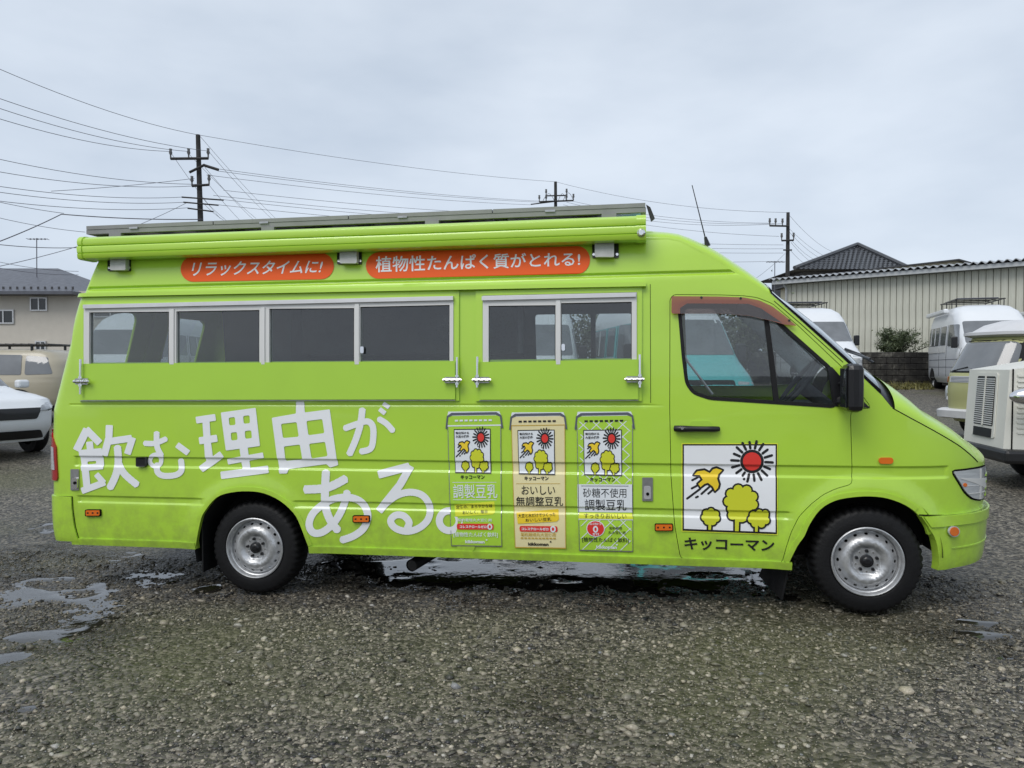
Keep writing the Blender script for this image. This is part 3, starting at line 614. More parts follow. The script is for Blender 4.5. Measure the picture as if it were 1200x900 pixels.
# ---- far side, seen through the glass
def back_s(y, z): return float(np.interp(z, XRZ, XRX)) + RC - (y - RC + RC * PI / 2)
WIN_F1 = [(108, 367), (142, 367), (142, 425.5), (108, 425.5)]
def far_s(px, py):
    d = FW + RT * (px - CX) / F + UP * (CY - py) / F; y = FAR - .04; t = (y - CAMP[1]) / d[1]; W_ = CAMP + t * d
    return (W_[0] * ct_ - W_[2] * st_, W_[0] * st_ + W_[2] * ct_)
fw1 = [far_s(104, 366), far_s(140, 366), far_s(140, 436), far_s(104, 436)]
fw2 = [far_s(161, 366), far_s(206, 366), far_s(206, 436), far_s(161, 436)]
fw3 = [far_s(627, 368), far_s(694, 367), far_s(694, 436), far_s(628, 436)]
fw3b = [far_s(697, 367), far_s(742, 366.5), far_s(742, 436), far_s(697, 436)]
fcab = [far_s(802, 362), far_s(880, 362), far_s(945, 408), far_s(962, 448), far_s(900, 452), far_s(806, 452)]
fh = [BWF] + [rpoly(q, .04) for q in (fw3, fw3b, fcab)]
fout = [(float(s_back(z)), float(z)) for z in zz[::-1]] + [(AR[0][0], zb)] + AR + [(AR[-1][0], zb), (AF[0][0], zb)] + AF + [(AF[-1][0] + .02, .56), (s_end, .56)] + top[::-1]
plate('far_side_panel', Pfar, [fout], fh, 0, .02, M['paint'], van, SL, ZL, flip=True)
plate('far_side_lining', Pfar, [[(-1.24, .4), (2.8, .4), (2.8, 2.38), (-1.24, 2.38)]], [grow(q, -.01) for q in fh[1:3]], -.04, .004, M['interior'], van, SL, ZL, flip=True)
for q in fh: plate('far_window_glass', Pfar, [grow(np.array(q), .0)], (), -.006, 0, M['glass_rain'], van, SL, (), flip=True)
plate('rear_window_glass', P, [BW1], (), -.006, 0, M['glass_rain'], van, SL, ())
# near side lining, ceiling, floor, bulkhead
vplate('near_side_lining', adds=[[(-1.24, .84), (2.72, .84), (2.72, 2.38), (-1.24, 2.38)]], holes=[wl_h, wr_h], sz=True, off=-.05, thick=.003, m=M['interior'])
mb = MB(); mb.box((-1.12, .16, 2.33), (2.85, FAR - .16, 2.36)); mb.build('ceiling_lining', M['interior'], van)
mb = MB(); mb.box((-1.5, .06, .79), (2.7, FAR - .06, .82)); mb.box((2.7, .06, .50), (3.5, FAR - .06, .56)); mb.build('load_floor', M['interior'], van)
mb = MB()
mb.box((-1.1, FAR - .55, .56), (1.7, FAR - .1, 1.42), bev=.01); mb.build('kitchen_counter', M['interior2'], van)
mb = MB(); mb.box((-.62, FAR - .5, 1.45), (-.36, FAR - .1, 2.3), bev=.01); mb.box((-.30, FAR - .42, 1.7), (1.65, FAR - .1, 2.3), bev=.01); mb.build('kitchen_cabinet', mat('cupboard_grey', (.17, .18, .18), .6, noise=.3, nscale=3), van)
mb = MB(); mb.box((2.66, .3, .56), (2.70, FAR - .2, 1.30)); mb.build('bulkhead', M['interior'], van)

# ------------------------------------------------------------------ van: door, glass, trim
door = vplate('door', adds=[door_sz], holes=[VS(CABGLASS)], sz=True, thick=.02, m=M['paint'])
vplate('door_seal', adds=[grow(door_sz, .016)], holes=[grow(door_sz, -.02)], sz=True, off=-.018, thick=.004, m=M['seam'])
cg = VS(CABGLASS)
vplate('window_seal', adds=[grow(cg, .012)], holes=[grow(cg, -.010)], sz=True, off=.003, thick=.022, m=M['rubber'], parent=door)
vplate('window_glass', adds=[grow(cg, .002)], sz=True, off=-.010, m=M['glass'], parent=door)
vplate('window_divider', [(894, 360), (899.5, 362), (913.5, 472), (907, 472)], off=.001, thick=.02, m=M['rubber'], parent=door)
vplate('window_runner', [(896, 366), (971.5, 436.5), (974, 436), (975.5, 440), (899, 368)], off=.0015, thick=.015, m=M['plastic'], parent=door)
vplate('quarter_trim', [(970, 431), (975, 430), (1007, 465.5), (1019.5, 477.6), (979, 476.4)], off=.006, thick=.02, m=M['plastic'], parent=door)
VIS = [(786.8, 347), (845, 347.5), (872, 348.5), (890, 352), (905, 359), (921, 371), (934, 382), (920, 380.5), (900, 375), (877, 370), (845, 367.5), (786.8, 367.5)]
VIS2 = [(797, 367.4), (797, 361), (805, 355.5), (877, 356), (892, 361.5), (917, 378.5), (900, 374.8), (877, 369.8), (845, 367.4)]
vz = vplate('rain_visor', rpoly(VIS, 2, 2), holes=[VIS2], off=.030, thick=.006, m=M['visor'], parent=door)
vplate('visor_tinted_edge', VIS2, off=.030, m=M['visor_dark'], parent=door)
for q in ((822, 348.5), (868, 349.5), (925, 375.5)): vplate('visor_clip', circ(*q, 1.5, 8), off=.034, thick=.01, m=M['plastic'], parent=door)
# handle
vplate('handle_recess', rrect(808, 493, 834.5, 513, 6), off=.0035, thick=.004, m=M['paint_dark'], parent=door)
mb = MB(); a, b = vs1(791, 502), vs1(842, 502.5)
mb.tube([P(*a, .012)] + [P(a[0] + (b[0] - a[0]) * k / 8, a[1] + (b[1] - a[1]) * k / 8, .032)[None][0] for k in range(1, 8)] + [P(*b, .012)], [.020, .022, .021, .019, .018, .018, .018, .019, .016], 10); mb.build('handle', M['plastic'], door)
vplate('lock_cylinder', circ(799.5, 502, 1.6, 10), off=.056, thick=.01, m=M['chrome'], parent=door)
# mirror
mc = plane_pt(998, 453, -.13)
mb = MB(); mb.box((mc[0] - .045, -.215, mc[1] - .150), (mc[0] + .055, -.045, mc[1] + .135), bev=.035); mr_ = mb.build('mirror', M['plastic'], door)
mb = MB(); mb.box((mc[0] - .050, -.195, mc[1] - .125), (mc[0] - .043, -.065, mc[1] + .11), bev=.003); mb.build('mirror_glass', M['darkglass'], mr_)
mb = MB(); q = P(*vs1(985, 470), .0); mb.tube([(mc[0], -.07, mc[1] - .09), (mc[0] - .03, -.01, mc[1] - .10), tuple(q)], [.03, .028, .03], 10); mb.tube([(mc[0], -.07, mc[1] + .02), tuple(P(*vs1(983, 450), .0))], [.012, .012], 8); mb.build('mirror_arm', M['plastic'], mr_)

# window panels, frames, flaps
def winset(panel, win, panes, flap, header, mull):
    pn = vplate('window_panel', panel, holes=[inset(win, 2)], off=.014, thick=.014, m=M['paint'])
    fr = vplate('window_frame', inset(win, 1.5), holes=panes, off=.022, thick=.045, m=M['alu_white'])
    vplate('header_rail', header, off=.040, thick=.03, m=M['alu'], parent=fr)
    for pa in panes:
        vplate('gasket', inset(pa, .6), holes=[inset(pa, -1.1)], off=.006, thick=.01, m=M['rubber'], parent=fr)
        vplate('window_glass', inset(pa, .5), off=.002, m=M['glass'], parent=fr)
    for x0, x1, y0, y1 in mull: vplate('mullion', [(x0, y0), (x1, y0), (x1, y1), (x0, y1)], off=.031, thick=.012, m=M['alu_white'], parent=fr)
    vplate('flap', rpoly(flap, 1, 2), off=.030, thick=.014, m=M['paint_dark'])
    x0, x1 = flap[3][0], flap[2][0]; vplate('hinge', [(x0, 469.2), (x1, 468.6), (x1, 469.4), (x0, 470.0)], off=.020, thick=.006, m=M['steel'])
pL = [[(104.5, 366), (198, 365.2), (198, 430), (104.5, 430)], [(206.5, 364.8), (304, 363.2), (304, 430), (206.5, 430)], [(315.5, 361.8), (415, 361), (415, 430), (315.5, 430)], [(422, 359.6), (526.8, 357.3), (526.8, 430), (422, 430)]]
winset([(92.5, 349), (538, 340), (538, 469.5), (92.5, 470)], [(98.5, 360), (531, 350), (531, 432), (98.5, 434)], pL,
       [(93.8, 426.3), (533.2, 423), (533.2, 468), (93.8, 468.8)], [(97, 357), (530.8, 346.8), (530.8, 351.6), (97, 361.5)],
       [(198.6, 203.5, 362, 427), (306, 310, 360, 427), (415.6, 420.6, 356, 427)])
pR = [[(572.5, 358.4), (651, 357.6), (651, 430), (572.5, 430)], [(657.5, 355.2), (740.3, 353.6), (740.3, 430), (657.5, 430)]]
winset([(557.5, 341), (752.5, 335.5), (752, 470), (557.5, 470)], [(566.5, 348), (745.5, 344), (745.5, 431), (566.5, 431)], pR,
       [(561.6, 424.2), (748, 421), (748, 468), (561.6, 468.4)], [(564.5, 347.2), (745.2, 343), (745.2, 347.6), (564.5, 352)],
       [(651.6, 656.6, 352, 427)])
vplate('drip_rail', [(88, 344.3), (757, 330.3), (757, 335.3), (88, 348.8)], off=.040, thick=.04, m=M['paint'])
for x, y in ((424, 410), (660, 407)): vplate('window_catch', rrect(x - 2, y - 4, x + 2, y + 4, 1.5), off=.030, thick=.012, m=M['chrome'])
for px_ in ([(94.2, 421), (94.2, 462), 86, 105, 447], [(535.6, 418.5), (535.6, 454), 519, 541, 445.3], [(559.3, 418), (559.3, 454), 553.5, 575.5, 445.3], [(749.8, 415.5), (749.8, 454), 732, 755, 444.5]):
    (xa, ya), (xb, yb), h0, h1, hy = px_; mb = MB()
    A_ = lambda x, y, o: tuple(P(*VS([(x, y)], o)[0], o))
    mb.tube([A_(xa, ya, .052), A_(xb, yb, .052)], .008, 8); mb.tube([A_(h0, hy, .060), A_(h1, hy, .060)], .0095, 8)
    for yy in (hy - 4.5, hy + 4.5): mb.tube([A_(xa, yy - 1.2, .052), A_(xa, yy + 1.2, .052)], .014, 10)
    for xx in np.linspace(h0 + 2, h1 - 2, 4): mb.tube([A_(xx - .8, hy, .060), A_(xx + .8, hy, .060)], .014, 10)
    lat = mb.build('latch', M['chrome'], van)
    vplate('latch_plate', rrect(h0 + 2, hy - 3.6, h1 - 2, hy + 3.6, 1), off=.047, thick=.008, m=M['steel'], parent=lat)

# small fittings
for x, y, w_, h_ in ((108.4, 601.2, 18, 8), (423, 608.3, 20, 8.4), (778, 618.2, 21.5, 8.6)):
    sm_ = vplate('side_marker', rrect(x - w_ / 2, y - h_ / 2, x + w_ / 2, y + h_ / 2, 1.4), off=.016, thick=.018, m=M['seam'])
    vplate('lens', rrect(x - w_ / 2 + 1, y - h_ / 2 + .9, x + w_ / 2 - 1, y + h_ / 2 - .9, 1.2), off=.021, thick=.008, m=M['amber'], parent=sm_)
    for dx in (-w_ * .32, 0, w_ * .32): vplate('screw', circ(x + dx, y, 1.1, 8), off=.0225, thick=.003, m=M['rubber'], parent=sm_)
fm = vplate('fender_indicator', rrect(1030, 536.2, 1047, 543.6, 3.6), off=.012, thick=.014, m=M['amber'])
rf = vplate('bumper_reflector', circ(1118.6, 623, 6.4, 20), off=.045, thick=.012, m=M['clearlens']); vplate('lens', circ(1118.9, 623, 5.3, 20), off=.049, thick=.01, m=M['amber'], parent=rf)
vplate('door_stop', rrect(159, 535.8, 170, 547, 1.6), off=.034, thick=.04, m=M['plastic'])
lc = vplate('latch_box', rrect(82.5, 549.8, 92.2, 574.6, .8), off=.008, thick=.012, m=M['steel']); vplate('latch_lever', rrect(84, 560, 90.5, 573, 2), off=.020, thick=.012, m=M['chrome'], parent=lc); vplate('keyhole', circ(87.5, 566, 2, 8), off=.022, thick=.003, m=M['seam'], parent=lc)
lc = vplate('latch_box', rrect(752.6, 559.6, 765, 587.2, .8), off=.008, thick=.012, m=M['steel']); vplate('latch_lever', rrect(754.4, 570, 762.8, 585, 2), off=.014, thick=.008, m=M['alu'], parent=lc); vplate('keyhole', circ(759, 579, 2, 8), off=.017, thick=.003, m=M['seam'], parent=lc)
vplate('jacking_cover', circ(546, 641, 10.5, 24, 7.5), off=.006, thick=.008, m=M['paint'])
# seams drawn as thin black strips laid over the skin
for nm, pts, w_ in (('bonnet_gap', [(1046, 478.2), (1068, 490.3), (1089, 501.6), (1124.4, 522.4), (1146, 541.5)], 1.0), ('bumper_gap', [(1077, 603.6), (1110, 604), (1148, 602.2)], 1.7), ('bumper_gap', [(57, 580.8), (84.6, 582.0), (85.3, 596), (88, 616), (94.5, 637.5)], 1.2),
                   ('pillar_gap', [(907, 352.5), (939, 380), (988, 424.5)], .8), ('panel_gap', [(762, 333), (762.5, 472)], .6), ('rear_edge_gap', [(93, 362), (92.6, 400), (93, 424)], .5)):
    vplate(nm, adds=[cap_seg(pts[i], pts[i + 1], w_) for i in range(len(pts) - 1)], off=.0015, thick=.004, m=M['seam'])

for pts_ in (AR, AF[:-4]):
    p_ = np.array(pts_); t_n = np.gradient(p_, axis=0); t_n /= np.linalg.norm(t_n, axis=1, keepdims=True); o_ = p_ + np.stack([-t_n[:, 1], t_n[:, 0]], -1) * .030
    vplate('wheel_arch_lip', adds=[[tuple(q) for q in p_] + [tuple(q) for q in o_[::-1]]], sz=True, off=.006, thick=.03, m=M['paint'])
# sill strip
zs1, zs0 = z_sill_line + .004, z_sl - .006
vplate('sill', adds=[[(AR[-1][0] + .004, zs0), (AF[0][0] + .02, zs0), (AF[0][0] + .02, zs1), (AR[-1][0] + .004, zs1)]], sz=True, off=.012, thick=.06, m=M['paint'])
vplate('sill', adds=[[(-1.40, zs0), (AR[0][0] - .004, zs0), (AR[0][0] - .004, zs1), (-1.40, zs1)]], sz=True, off=.012, thick=.06, m=M['paint'])
# bumpers
zt, zm, zb_ = zat(75, 581.6), zat(75, 606), zat(85, 634)
zzr = np.linspace(zb_, zt, 9); fe = VS([(94.5, 637), (88, 616), (85.3, 596), (84.6, 582.2)])
for fn, nm in ((P, 'rear_bumper'), (Pfar, 'rear_bumper')):
    rb_ = plate(nm, fn, [[(-2.40, zb_), (fe[0][0], zb_)] + [tuple(q) for q in fe] + [(fe[-1][0], zt), (-2.40, zt)]], (), .014, .05, M['paint'], van, SL, ZL, flip=fn is Pfar)
bl = VS([(1077.5, 604.8), (1086, 618), (1093.5, 632.5), (1096.7, 653), (1095.6, 667)]); zt, zg1, zl1, zb2 = bl[0][1], zat(1100, 616), zat(1110, 640.5), bl[4][1]
for fn in (P, Pfar):
    fb = plate('front_bumper', fn, [[(s_end, zt), *map(tuple, smooth_line(bl, 3)), (bl[4][0] + .06, zb2 + .0), (s_end, zb2 + .02)]], (), .026, .06, M['paint'], van, SL, ZL, flip=fn is Pfar)
    plate('bumper_step', fn, [[(s_end, zt), tuple(bl[0] + [.01, 0]), (float(np.interp(zg1, bl[::-1, 1], bl[::-1, 0])) + .012, zg1), (s_end, zg1)]], (), .036, .03, M['paint'], fb, SL, ZL, flip=fn is Pfar)
    plate('bumper_crease', fn, [[(s_end, zl1), (float(bl[3][0]) + .09, zl1 - .004), (float(bl[3][0]) + .11, zl1 - .012), (s_end, zl1 - .014)]], (), .030, .02, M['paint'], fb, SL, ZL, flip=fn is Pfar)
    hl_sz = VS(HL)
    hb = plate('headlight', fn, [grow(hl_sz, .010)], (), .003, .02, M['seam'], van, SL, ZL, flip=fn is Pfar)
    plate('lens', fn, [hl_sz], (), .010, .02, M['clearlens'], hb, SL, ZL, flip=fn is Pfar)
    for y_ in (560, 569, 578): plate('lens_rib', fn, [VS([(1122 + (y_ - 555) * .5, y_), (1156, y_ - 1), (1156, y_ - .2), (1122 + (y_ - 555) * .5, y_ + .8)])], (), .0125, .003, M['alu_white'], hb, SL, ZL, flip=fn is Pfar)
    plate('lens_divider', fn, [VS([(1146.5, 549), (1148, 549), (1147.5, 584.5), (1146, 584.5)])], (), .0125, .003, M['alu_white'], hb, SL, ZL, flip=fn is Pfar)
    plate('indicator_bulb', fn, [VS(circ(1129, 568, 2.3, 10))], (), .0128, .003, M['amber'], hb, SL, ZL, flip=fn is Pfar)
    ts = VS([(55.6, 502), (59, 506), (63.5, 514), (67, 524), (68.8, 560), (67.5, 563)]); lx = -1.60 + RC * (1 - PI / 2) - .10
    tl = plate('tail_light', fn, [[(lx, ts[-1][1])] + [tuple(q) for q in ts[::-1]] + [(lx, ts[0][1])]], (), .012, .02, M['redlens'], van, SL, ZL, flip=fn is Pfar)
    plate('reversing_lens', fn, [[(lx, zat(62, 549)), (vs1(66, 549)[0], zat(62, 549)), (vs1(64.5, 524)[0], zat(62, 523.5)), (lx, zat(62, 523.5))]], (), .016, .006, M['clearlens'], tl, SL, ZL, flip=fn is Pfar)
    g_ = plate('grille', fn, [[(s_end - .62, .72), (s_end, .72), (s_end, .90), (s_end - .60, .90)]], (), .006, .01, M['plastic'], van, SL, ZL, flip=fn is Pfar)
    for k in range(4): plate('grille_bar', fn, [[(s_end - .60, .745 + k * .042), (s_end, .745 + k * .042), (s_end, .757 + k * .042), (s_end - .60, .757 + k * .042)]], (), .014, .01, M['paint'], g_, SL, (), flip=fn is Pfar)

# lamps under the awning
for x0, y0, x1, y1 in ((126, 298.5, 152.5, 317.5), (395, 290.5, 423.5, 309.5), (694, 281, 725, 302)):
    ln = vplate('scene_lamp', rrect(x0, y0, x1, y1, 1), off=.012, thick=.03, m=M['plastic'])
    q = VS([((x0 + x1) / 2, (y0 + y1) / 2)], .05)[0]
    vplate('lamp_lens', rrect(x0 + 3, y0 + 1.2, x1 - 5.5, y1 - 1, 1.6), off=.055, thick=.05, m=M['lampface'], parent=ln)
    for xx in (x0 + 1.2, x1 - 2.4): vplate('bolt', circ(xx + .6, y1 - 4, 1.7, 8), off=.018, thick=.006, m=M['chrome'], parent=ln)

# awning case
za, zb3 = plane_pt(755, 251.5, .02)[1], plane_pt(755, 282, .03)[1]; xa_, xb_ = plane_pt(91, 285, -.0)[0], plane_pt(757, 265, .0)[0]
print('awning', za, zb3, plane_pt(91, 275, .02), plane_pt(91, 299, .03), xa_, xb_)
H_ = za - zb3
prof = [(.15, 0), (.03, 0), (.006, .03), (.0, .10), (-.002, .22), (.005, .25), (-.002, .28), (-.006, .48), (.0, .55), (.012, .57), (.002, .60), (-.002, .72), (.004, .86), (.028, .97), (.06, 1.0), (.15, 1.0)]
def extr(name, pr, xs, m, parent=van):
    v = []; f = []; n = len(pr)
    for x in xs: v += [(x, y, z) for y, z in pr]
    for i in range(len(xs) - 1):
        for k in range(n): f.append((i * n + k, i * n + (k + 1) % n, (i + 1) * n + (k + 1) % n, (i + 1) * n + k))
    f += [tuple(range(n)), tuple((len(xs) - 1) * n + k for k in range(n - 1, -1, -1))]
    mb = MB(); mb.add(v, f, True); return mb.build(name, m, parent)
aw = extr('awning', [(y, zb3 + z * H_) for y, z in prof], [xa_ + .035, xb_ - .06], M['paint'])
grow_p = [(y - (.007 if y < .14 else 0), zb3 + H_ * (.5 + (z - .5) * 1.05)) for y, z in prof]
for x0, x1 in ((xa_, xa_ + .035), (xb_ - .06, xb_)): extr('end_cap', grow_p, [x0, x1], M['paint'], aw)
mb = MB(); mb.lathe([(0, -.008), (.016, -.008), (.022, 0), (.026, .004), (.026, .02)], 16, Matrix.Translation((xb_ - .03, -.018, zb3 + H_ * .27))); mb.build('crank_eye', M['chrome'], aw)

# solar panels on a roof rack
ys0 = .40; (xs0, zs_t), (xs1, zs_t1) = plane_pt(101, 264, ys0), plane_pt(757, 239, ys0)
print('solar', xs0, zs_t, xs1, zs_t1, plane_pt(103, 273.5, ys0), plane_pt(760, 249.5, ys0), project(v2w(np.array([[xs1, 1.65, zs_t1 - .06]]))))
zt_ = (zs_t + zs_t1) / 2; y1_ = 1.62
mb = MB()
for a, b in (((xs0, ys0, zt_ - .062), (xs1, ys0 + .035, zt_ - .030)), ((xs0, y1_ - .035, zt_ - .062), (xs1, y1_, zt_ - .030)), ((xs1 - .03, ys0 + .035, zt_ - .062), (xs1, y1_ - .035, zt_ - .030)), ((xs0, ys0 + .035, zt_ - .062), (xs0 + .03, y1_ - .035, zt_ - .030))): mb.box(a, b)
for x in np.linspace(xs0 + .25, xs1 - .25, 4):
    mb.box((x - .02, ys0 + .05, zt_ - .10), (x + .02, y1_ - .05, zt_ - .063)); mb.box((x - .05, ys0 - .01, 2.45), (x + .05, ys0 + .03, zt_ - .064))
rk = mb.build('roof_rack', M['rail'], van)
M['solar'] = mat('solar_cells', (.01, .012, .03), .15, coat=1)
nP = 4
for k in range(nP):
    a = xs0 + (xs1 - xs0) * k / nP + .004; b = xs0 + (xs1 - xs0) * (k + 1) / nP - .004; mb = MB()
    for p0, p1 in (((a, ys0 - .004, zt_ - .028), (b, ys0 + .03, zt_)), ((a, y1_ - .03, zt_ - .028), (b, y1_ + .004, zt_)), ((a, ys0 + .03, zt_ - .028), (a + .03, y1_ - .03, zt_)), ((b - .03, ys0 + .03, zt_ - .028), (b, y1_ - .03, zt_))): mb.box(p0, p1)
    pf = mb.build('solar_panel', M['rail'], van)
    mb = MB(); mb.box((a + .03, ys0 + .03, zt_ - .012), (b - .03, y1_ - .03, zt_ - .004)); mb.build('solar_cells', M['solar'], pf)
    mb = MB(); xm = a + (b - a) * .35; mb.box((xm, ys0 - .012, zt_ - .036), (xm + .07, ys0 - .004, zt_ - .022)); mb.build('clamp', M['steel'], pf)
mb = MB(); mb.add([(xs1 + .002, ys0 + .05, zt_), (xs1 + .03, ys0 + .05, zt_ - .02), (xs1 + .060, ys0 + .05, 2.60), (xs1 + .035, ys0 + .05, 2.58), (xs1 + .002, ys0 + .08, zt_), (xs1 + .03, ys0 + .08, zt_ - .02), (xs1 + .060, ys0 + .08, 2.60), (xs1 + .035, ys0 + .08, 2.58)], [(0, 1, 2, 3), (7, 6, 5, 4), (0, 4, 5, 1), (1, 5, 6, 2), (2, 6, 7, 3), (3, 7, 4, 0)]); mb.build('rack_bracket', M['grille_dark'], van)
# aerial
a = plane_pt(827.5, 283, .30); b = plane_pt(811, 217, .30); mb = MB(); mb.tube([(a[0] + .01, .30, a[1] - .03), (a[0] - .005, .30, a[1] + .03)], [.02, .009], 8); mb.tube([(a[0], .30, a[1]), (b[0], .30, b[1])], [.0045, .003], 6); mb.build('aerial', M['plastic'], van)

# ------------------------------------------------------------------ wheels
hr = [.02, .04, .082, .092, .105, .120, .135, .150, .163, .172, .183]; hh = [.032, .032, .030, .018, .006, .002, .006, .020, .036, .044, .050]
def rimmap(u, v, off=0.0): r = np.hypot(u, v); return np.stack([u, np.interp(r, hr, hh) - off + 0 * r, v], -1)
def make_wheel(cx, cz, r, yo, rot=0):
    w_ = empty('wheel', (cx, yo, cz)); w_.parent = van; k = r / .33
    n = 132; prof = [(.204, .035), (.210, .014), (.217, .010), (.222, .004), (.255, .0), (.262, .002), (.29, .003), (.310, .012), (.319, .026), (.327, .045), (.330, .065), (.3305, .10), (.330, .150), (.326, .175), (.315, .198), (.26, .212), (.20, .19)]
    v = []; f = []
    for i, (rr, h) in enumerate(prof):
        for q in range(n):
            an = 2 * PI * q / n + rot; g_ = 0
            if 7 <= i <= 13 and (q % 3 == 0): g_ = .009 if i != 11 else .004
            if i == 10 or i == 12: g_ = max(g_, .0)
            v.append(((rr - g_) * k * math.cos(an), h, (rr - g_) * k * math.sin(an)))
    for i in range(len(prof) - 1):
        for q in range(n): f.append((i * n + q, i * n + (q + 1) % n, (i + 1) * n + (q + 1) % n, (i + 1) * n + q))
    mb = MB(); mb.add(v, f, True); ty_ = mb.build('tyre', M['rubber'], w_)
    mb = MB(); mb.lathe([(.2075, .030), (.213, .010), (.2125, .002), (.207, -.001), (.202, .004), (.199, .016), (.196, .030), (.190, .034), (.188, .052), (.183, .058), (.183, .060), (.19, .19)], 64); rm = mb.build('rim', M['rim'], w_)
    holes = [[(.166 * math.cos(a) - .0115 * math.cos(t) * math.sin(a) + .0075 * math.sin(t) * math.cos(a), .166 * math.sin(a) + .0115 * math.cos(t) * math.cos(a) + .0075 * math.sin(t) * math.sin(a)) for t in np.linspace(0, 2 * PI, 9)[:-1]] for a in np.arange(16) * 2 * PI / 16 + rot]
    g1 = list(np.arange(-.18, .181, .012))
    plate('wheel_disc', rimmap, [circ(0, 0, .1835, 64)], holes, 0, .006, M['rim'], w_, g1, g1)
    mb = MB(); mb.lathe([(0, .004), (.014, .002), (.026, .006), (.030, .012), (.038, .014), (.040, .033)], 24); mb.build('hub_cap', M['plastic'], w_)
    for q in range(5):
        a = rot + PI / 2 + q * 2 * PI / 5; T_ = Matrix.Translation((.062 * math.cos(a), .0, .062 * math.sin(a))); mb = MB(); mb.lathe([(0, .012), (.008, .012), (.0095, .015), (.0115, .031)], 6, T_); mb.build('wheel_nut', M['plastic'], w_)
        a = rot + PI / 2 + (q + .5) * 2 * PI / 5; T_ = Matrix.Translation((.066 * math.cos(a), .0, .066 * math.sin(a))); mb = MB(); mb.lathe([(0, .027), (.006, .027), (.007, .031)], 6, T_); mb.build('stud', M['chrome'], w_)
    return w_
wr = make_wheel(0, .332, .332, .045, .2); wf = make_wheel(4.035, .332 + .048, .332, .028, .0)
for src, x, z in ((wr, 0, .332), (wf, 4.035, .380)):
    c = copy_tree(src, van); c.location = (x, FAR - .045, z); c.rotation_euler = (0, 0, PI)
# wheel wells, mud flaps, underbody
for (c, r, dz) in ((WCR, .43, .33), (WCF, .43, .43)):
    mb = MB(); mb.lathe([(r, .012), (r, .36)], 36, Matrix.Translation((c[0], 0, dz)), -.02, PI + .25); mb.add([(c[0] + r * math.cos(a), .36, dz + r * math.sin(a)) for a in np.linspace(-.02, PI + .25, 24)], [tuple(range(24))]); mb.build('wheel_well', M['well'], van, recalc=False)
    c2 = mb.build('wheel_well', M['well'], van, recalc=False); c2.location = (0, FAR, 0); c2.scale = (1, -1, 1)
mb = MB(); x = -.385; mb.box((x, .022, .155), (x + .012, .27, .50), bev=.004); mb.build('mud_flap', M['rubber'], van)
mb = MB(); x = 3.60; mb.add([(x, .03, .53), (x, .40, .53), (x - .15, .42, .17), (x - .07, .05, .12), (x + .012, .03, .53), (x + .012, .40, .53), (x - .138, .42, .17), (x - .058, .05, .12)], [(0, 1, 2, 3), (7, 6, 5, 4), (0, 3, 7, 4), (1, 5, 6, 2), (0, 4, 5, 1), (3, 2, 6, 7)]); mb.build('mud_flap', M['rubber'], van)
mb = MB(); mb.box((-1.45, .5, .42), (4.6, .62, .52)); mb.box((-1.45, FAR - .62, .42), (4.6, FAR - .5, .52)); mb.box((-.08, .25, .28), (.08, FAR - .25, .40), bev=.03); mb.box((3.95, .25, .26), (4.12, FAR - .25, .42), bev=.03)
mb.box((.6, .12, .36), (1.25, .5, .50), bev=.03); mb.box((1.6, 1.2, .30), (2.6, FAR - .1, .5), bev=.04); mb.box((4.15, .4, .42), (4.6, FAR - .4, .5), bev=.03); mb.box((-1.5, .40, .46), (4.1, FAR - .40, .499)); mb.build('chassis', M['under'], van)
q = plane_pt(483, 662, .14); mb = MB(); mb.tube([(q[0] + .25, 1.0, q[1] + .08), (q[0] + .10, .5, q[1] + .03), (q[0], .12, q[1])], .042, 14, False); mb.tube([(q[0] + .10, .5, q[1] + .03), (q[0] + .004, .125, q[1] + .001)], .036, 14, True); mb.build('exhaust_pipe', mat('exhaust', (.05, .05, .05), .5, .5, noise=.4, nscale=10), van)

# ------------------------------------------------------------------ cab interior
mb = MB(); mb.box((3.62, .10, .80), (4.1, FAR - .10, 1.22), bev=.06); mb.box((3.75, .12, 1.18), (4.22, FAR - .12, 1.30), bev=.05); mb.box((3.48, .75, .85), (3.8, 1.15, 1.25), bev=.05); mb.build('dashboard', M['interior2'], van)
sw = plane_pt(936, 450, .48)
mb = MB(); Mx = Matrix.Translation((sw[0], .48, sw[1])) @ Matrix.Rotation(R(-52), 4, 'Y')
mb.tube([Mx @ Vector((.20 * math.cos(a), .20 * math.sin(a), 0)) for a in np.linspace(0, 2 * PI, 33)], .015, 8, False)
for a in (.3, PI - .3, -PI / 2): mb.tube([Mx @ Vector((0, 0, -.02)), Mx @ Vector((.19 * math.cos(a), .19 * math.sin(a), 0))], .014, 6)
mb.tube([Mx @ Vector((0, 0, 0)), Mx @ Vector((0, 0, -.35))], [.05, .04], 10); mb.build('steering_wheel', M['interior2'], van)
for y in (.48, 1.42):
    st = empty('seat', (2.98, y, .56)); st.parent = van
    mb = MB(); mb.box((-.15, -.25, .0), (.38, .25, .34), bev=.06); mb.build('cushion', M['interior2'], st)
    mb = MB(); mb.box((-.27, -.25, .28), (-.10, .25, .78), Matrix.Rotation(R(-8), 4, 'Y'), bev=.06); mb.build('backrest', M['interior2'], st)
    mb = MB(); mb.box((-.23, -.13, .80), (-.12, .13, .94), Matrix.Rotation(R(-8), 4, 'Y'), bev=.04); mb.build('headrest', M['interior2'], st)
a, b = plane_pt(806, 424, .14), plane_pt(835, 462, .14); mb = MB(); mb.tube([(a[0] - .16, .14, a[1] + .3), (a[0], .14, a[1]), (b[0], .14, b[1])], .009, 6); mb.build('grab_pole', M['alu'], van)

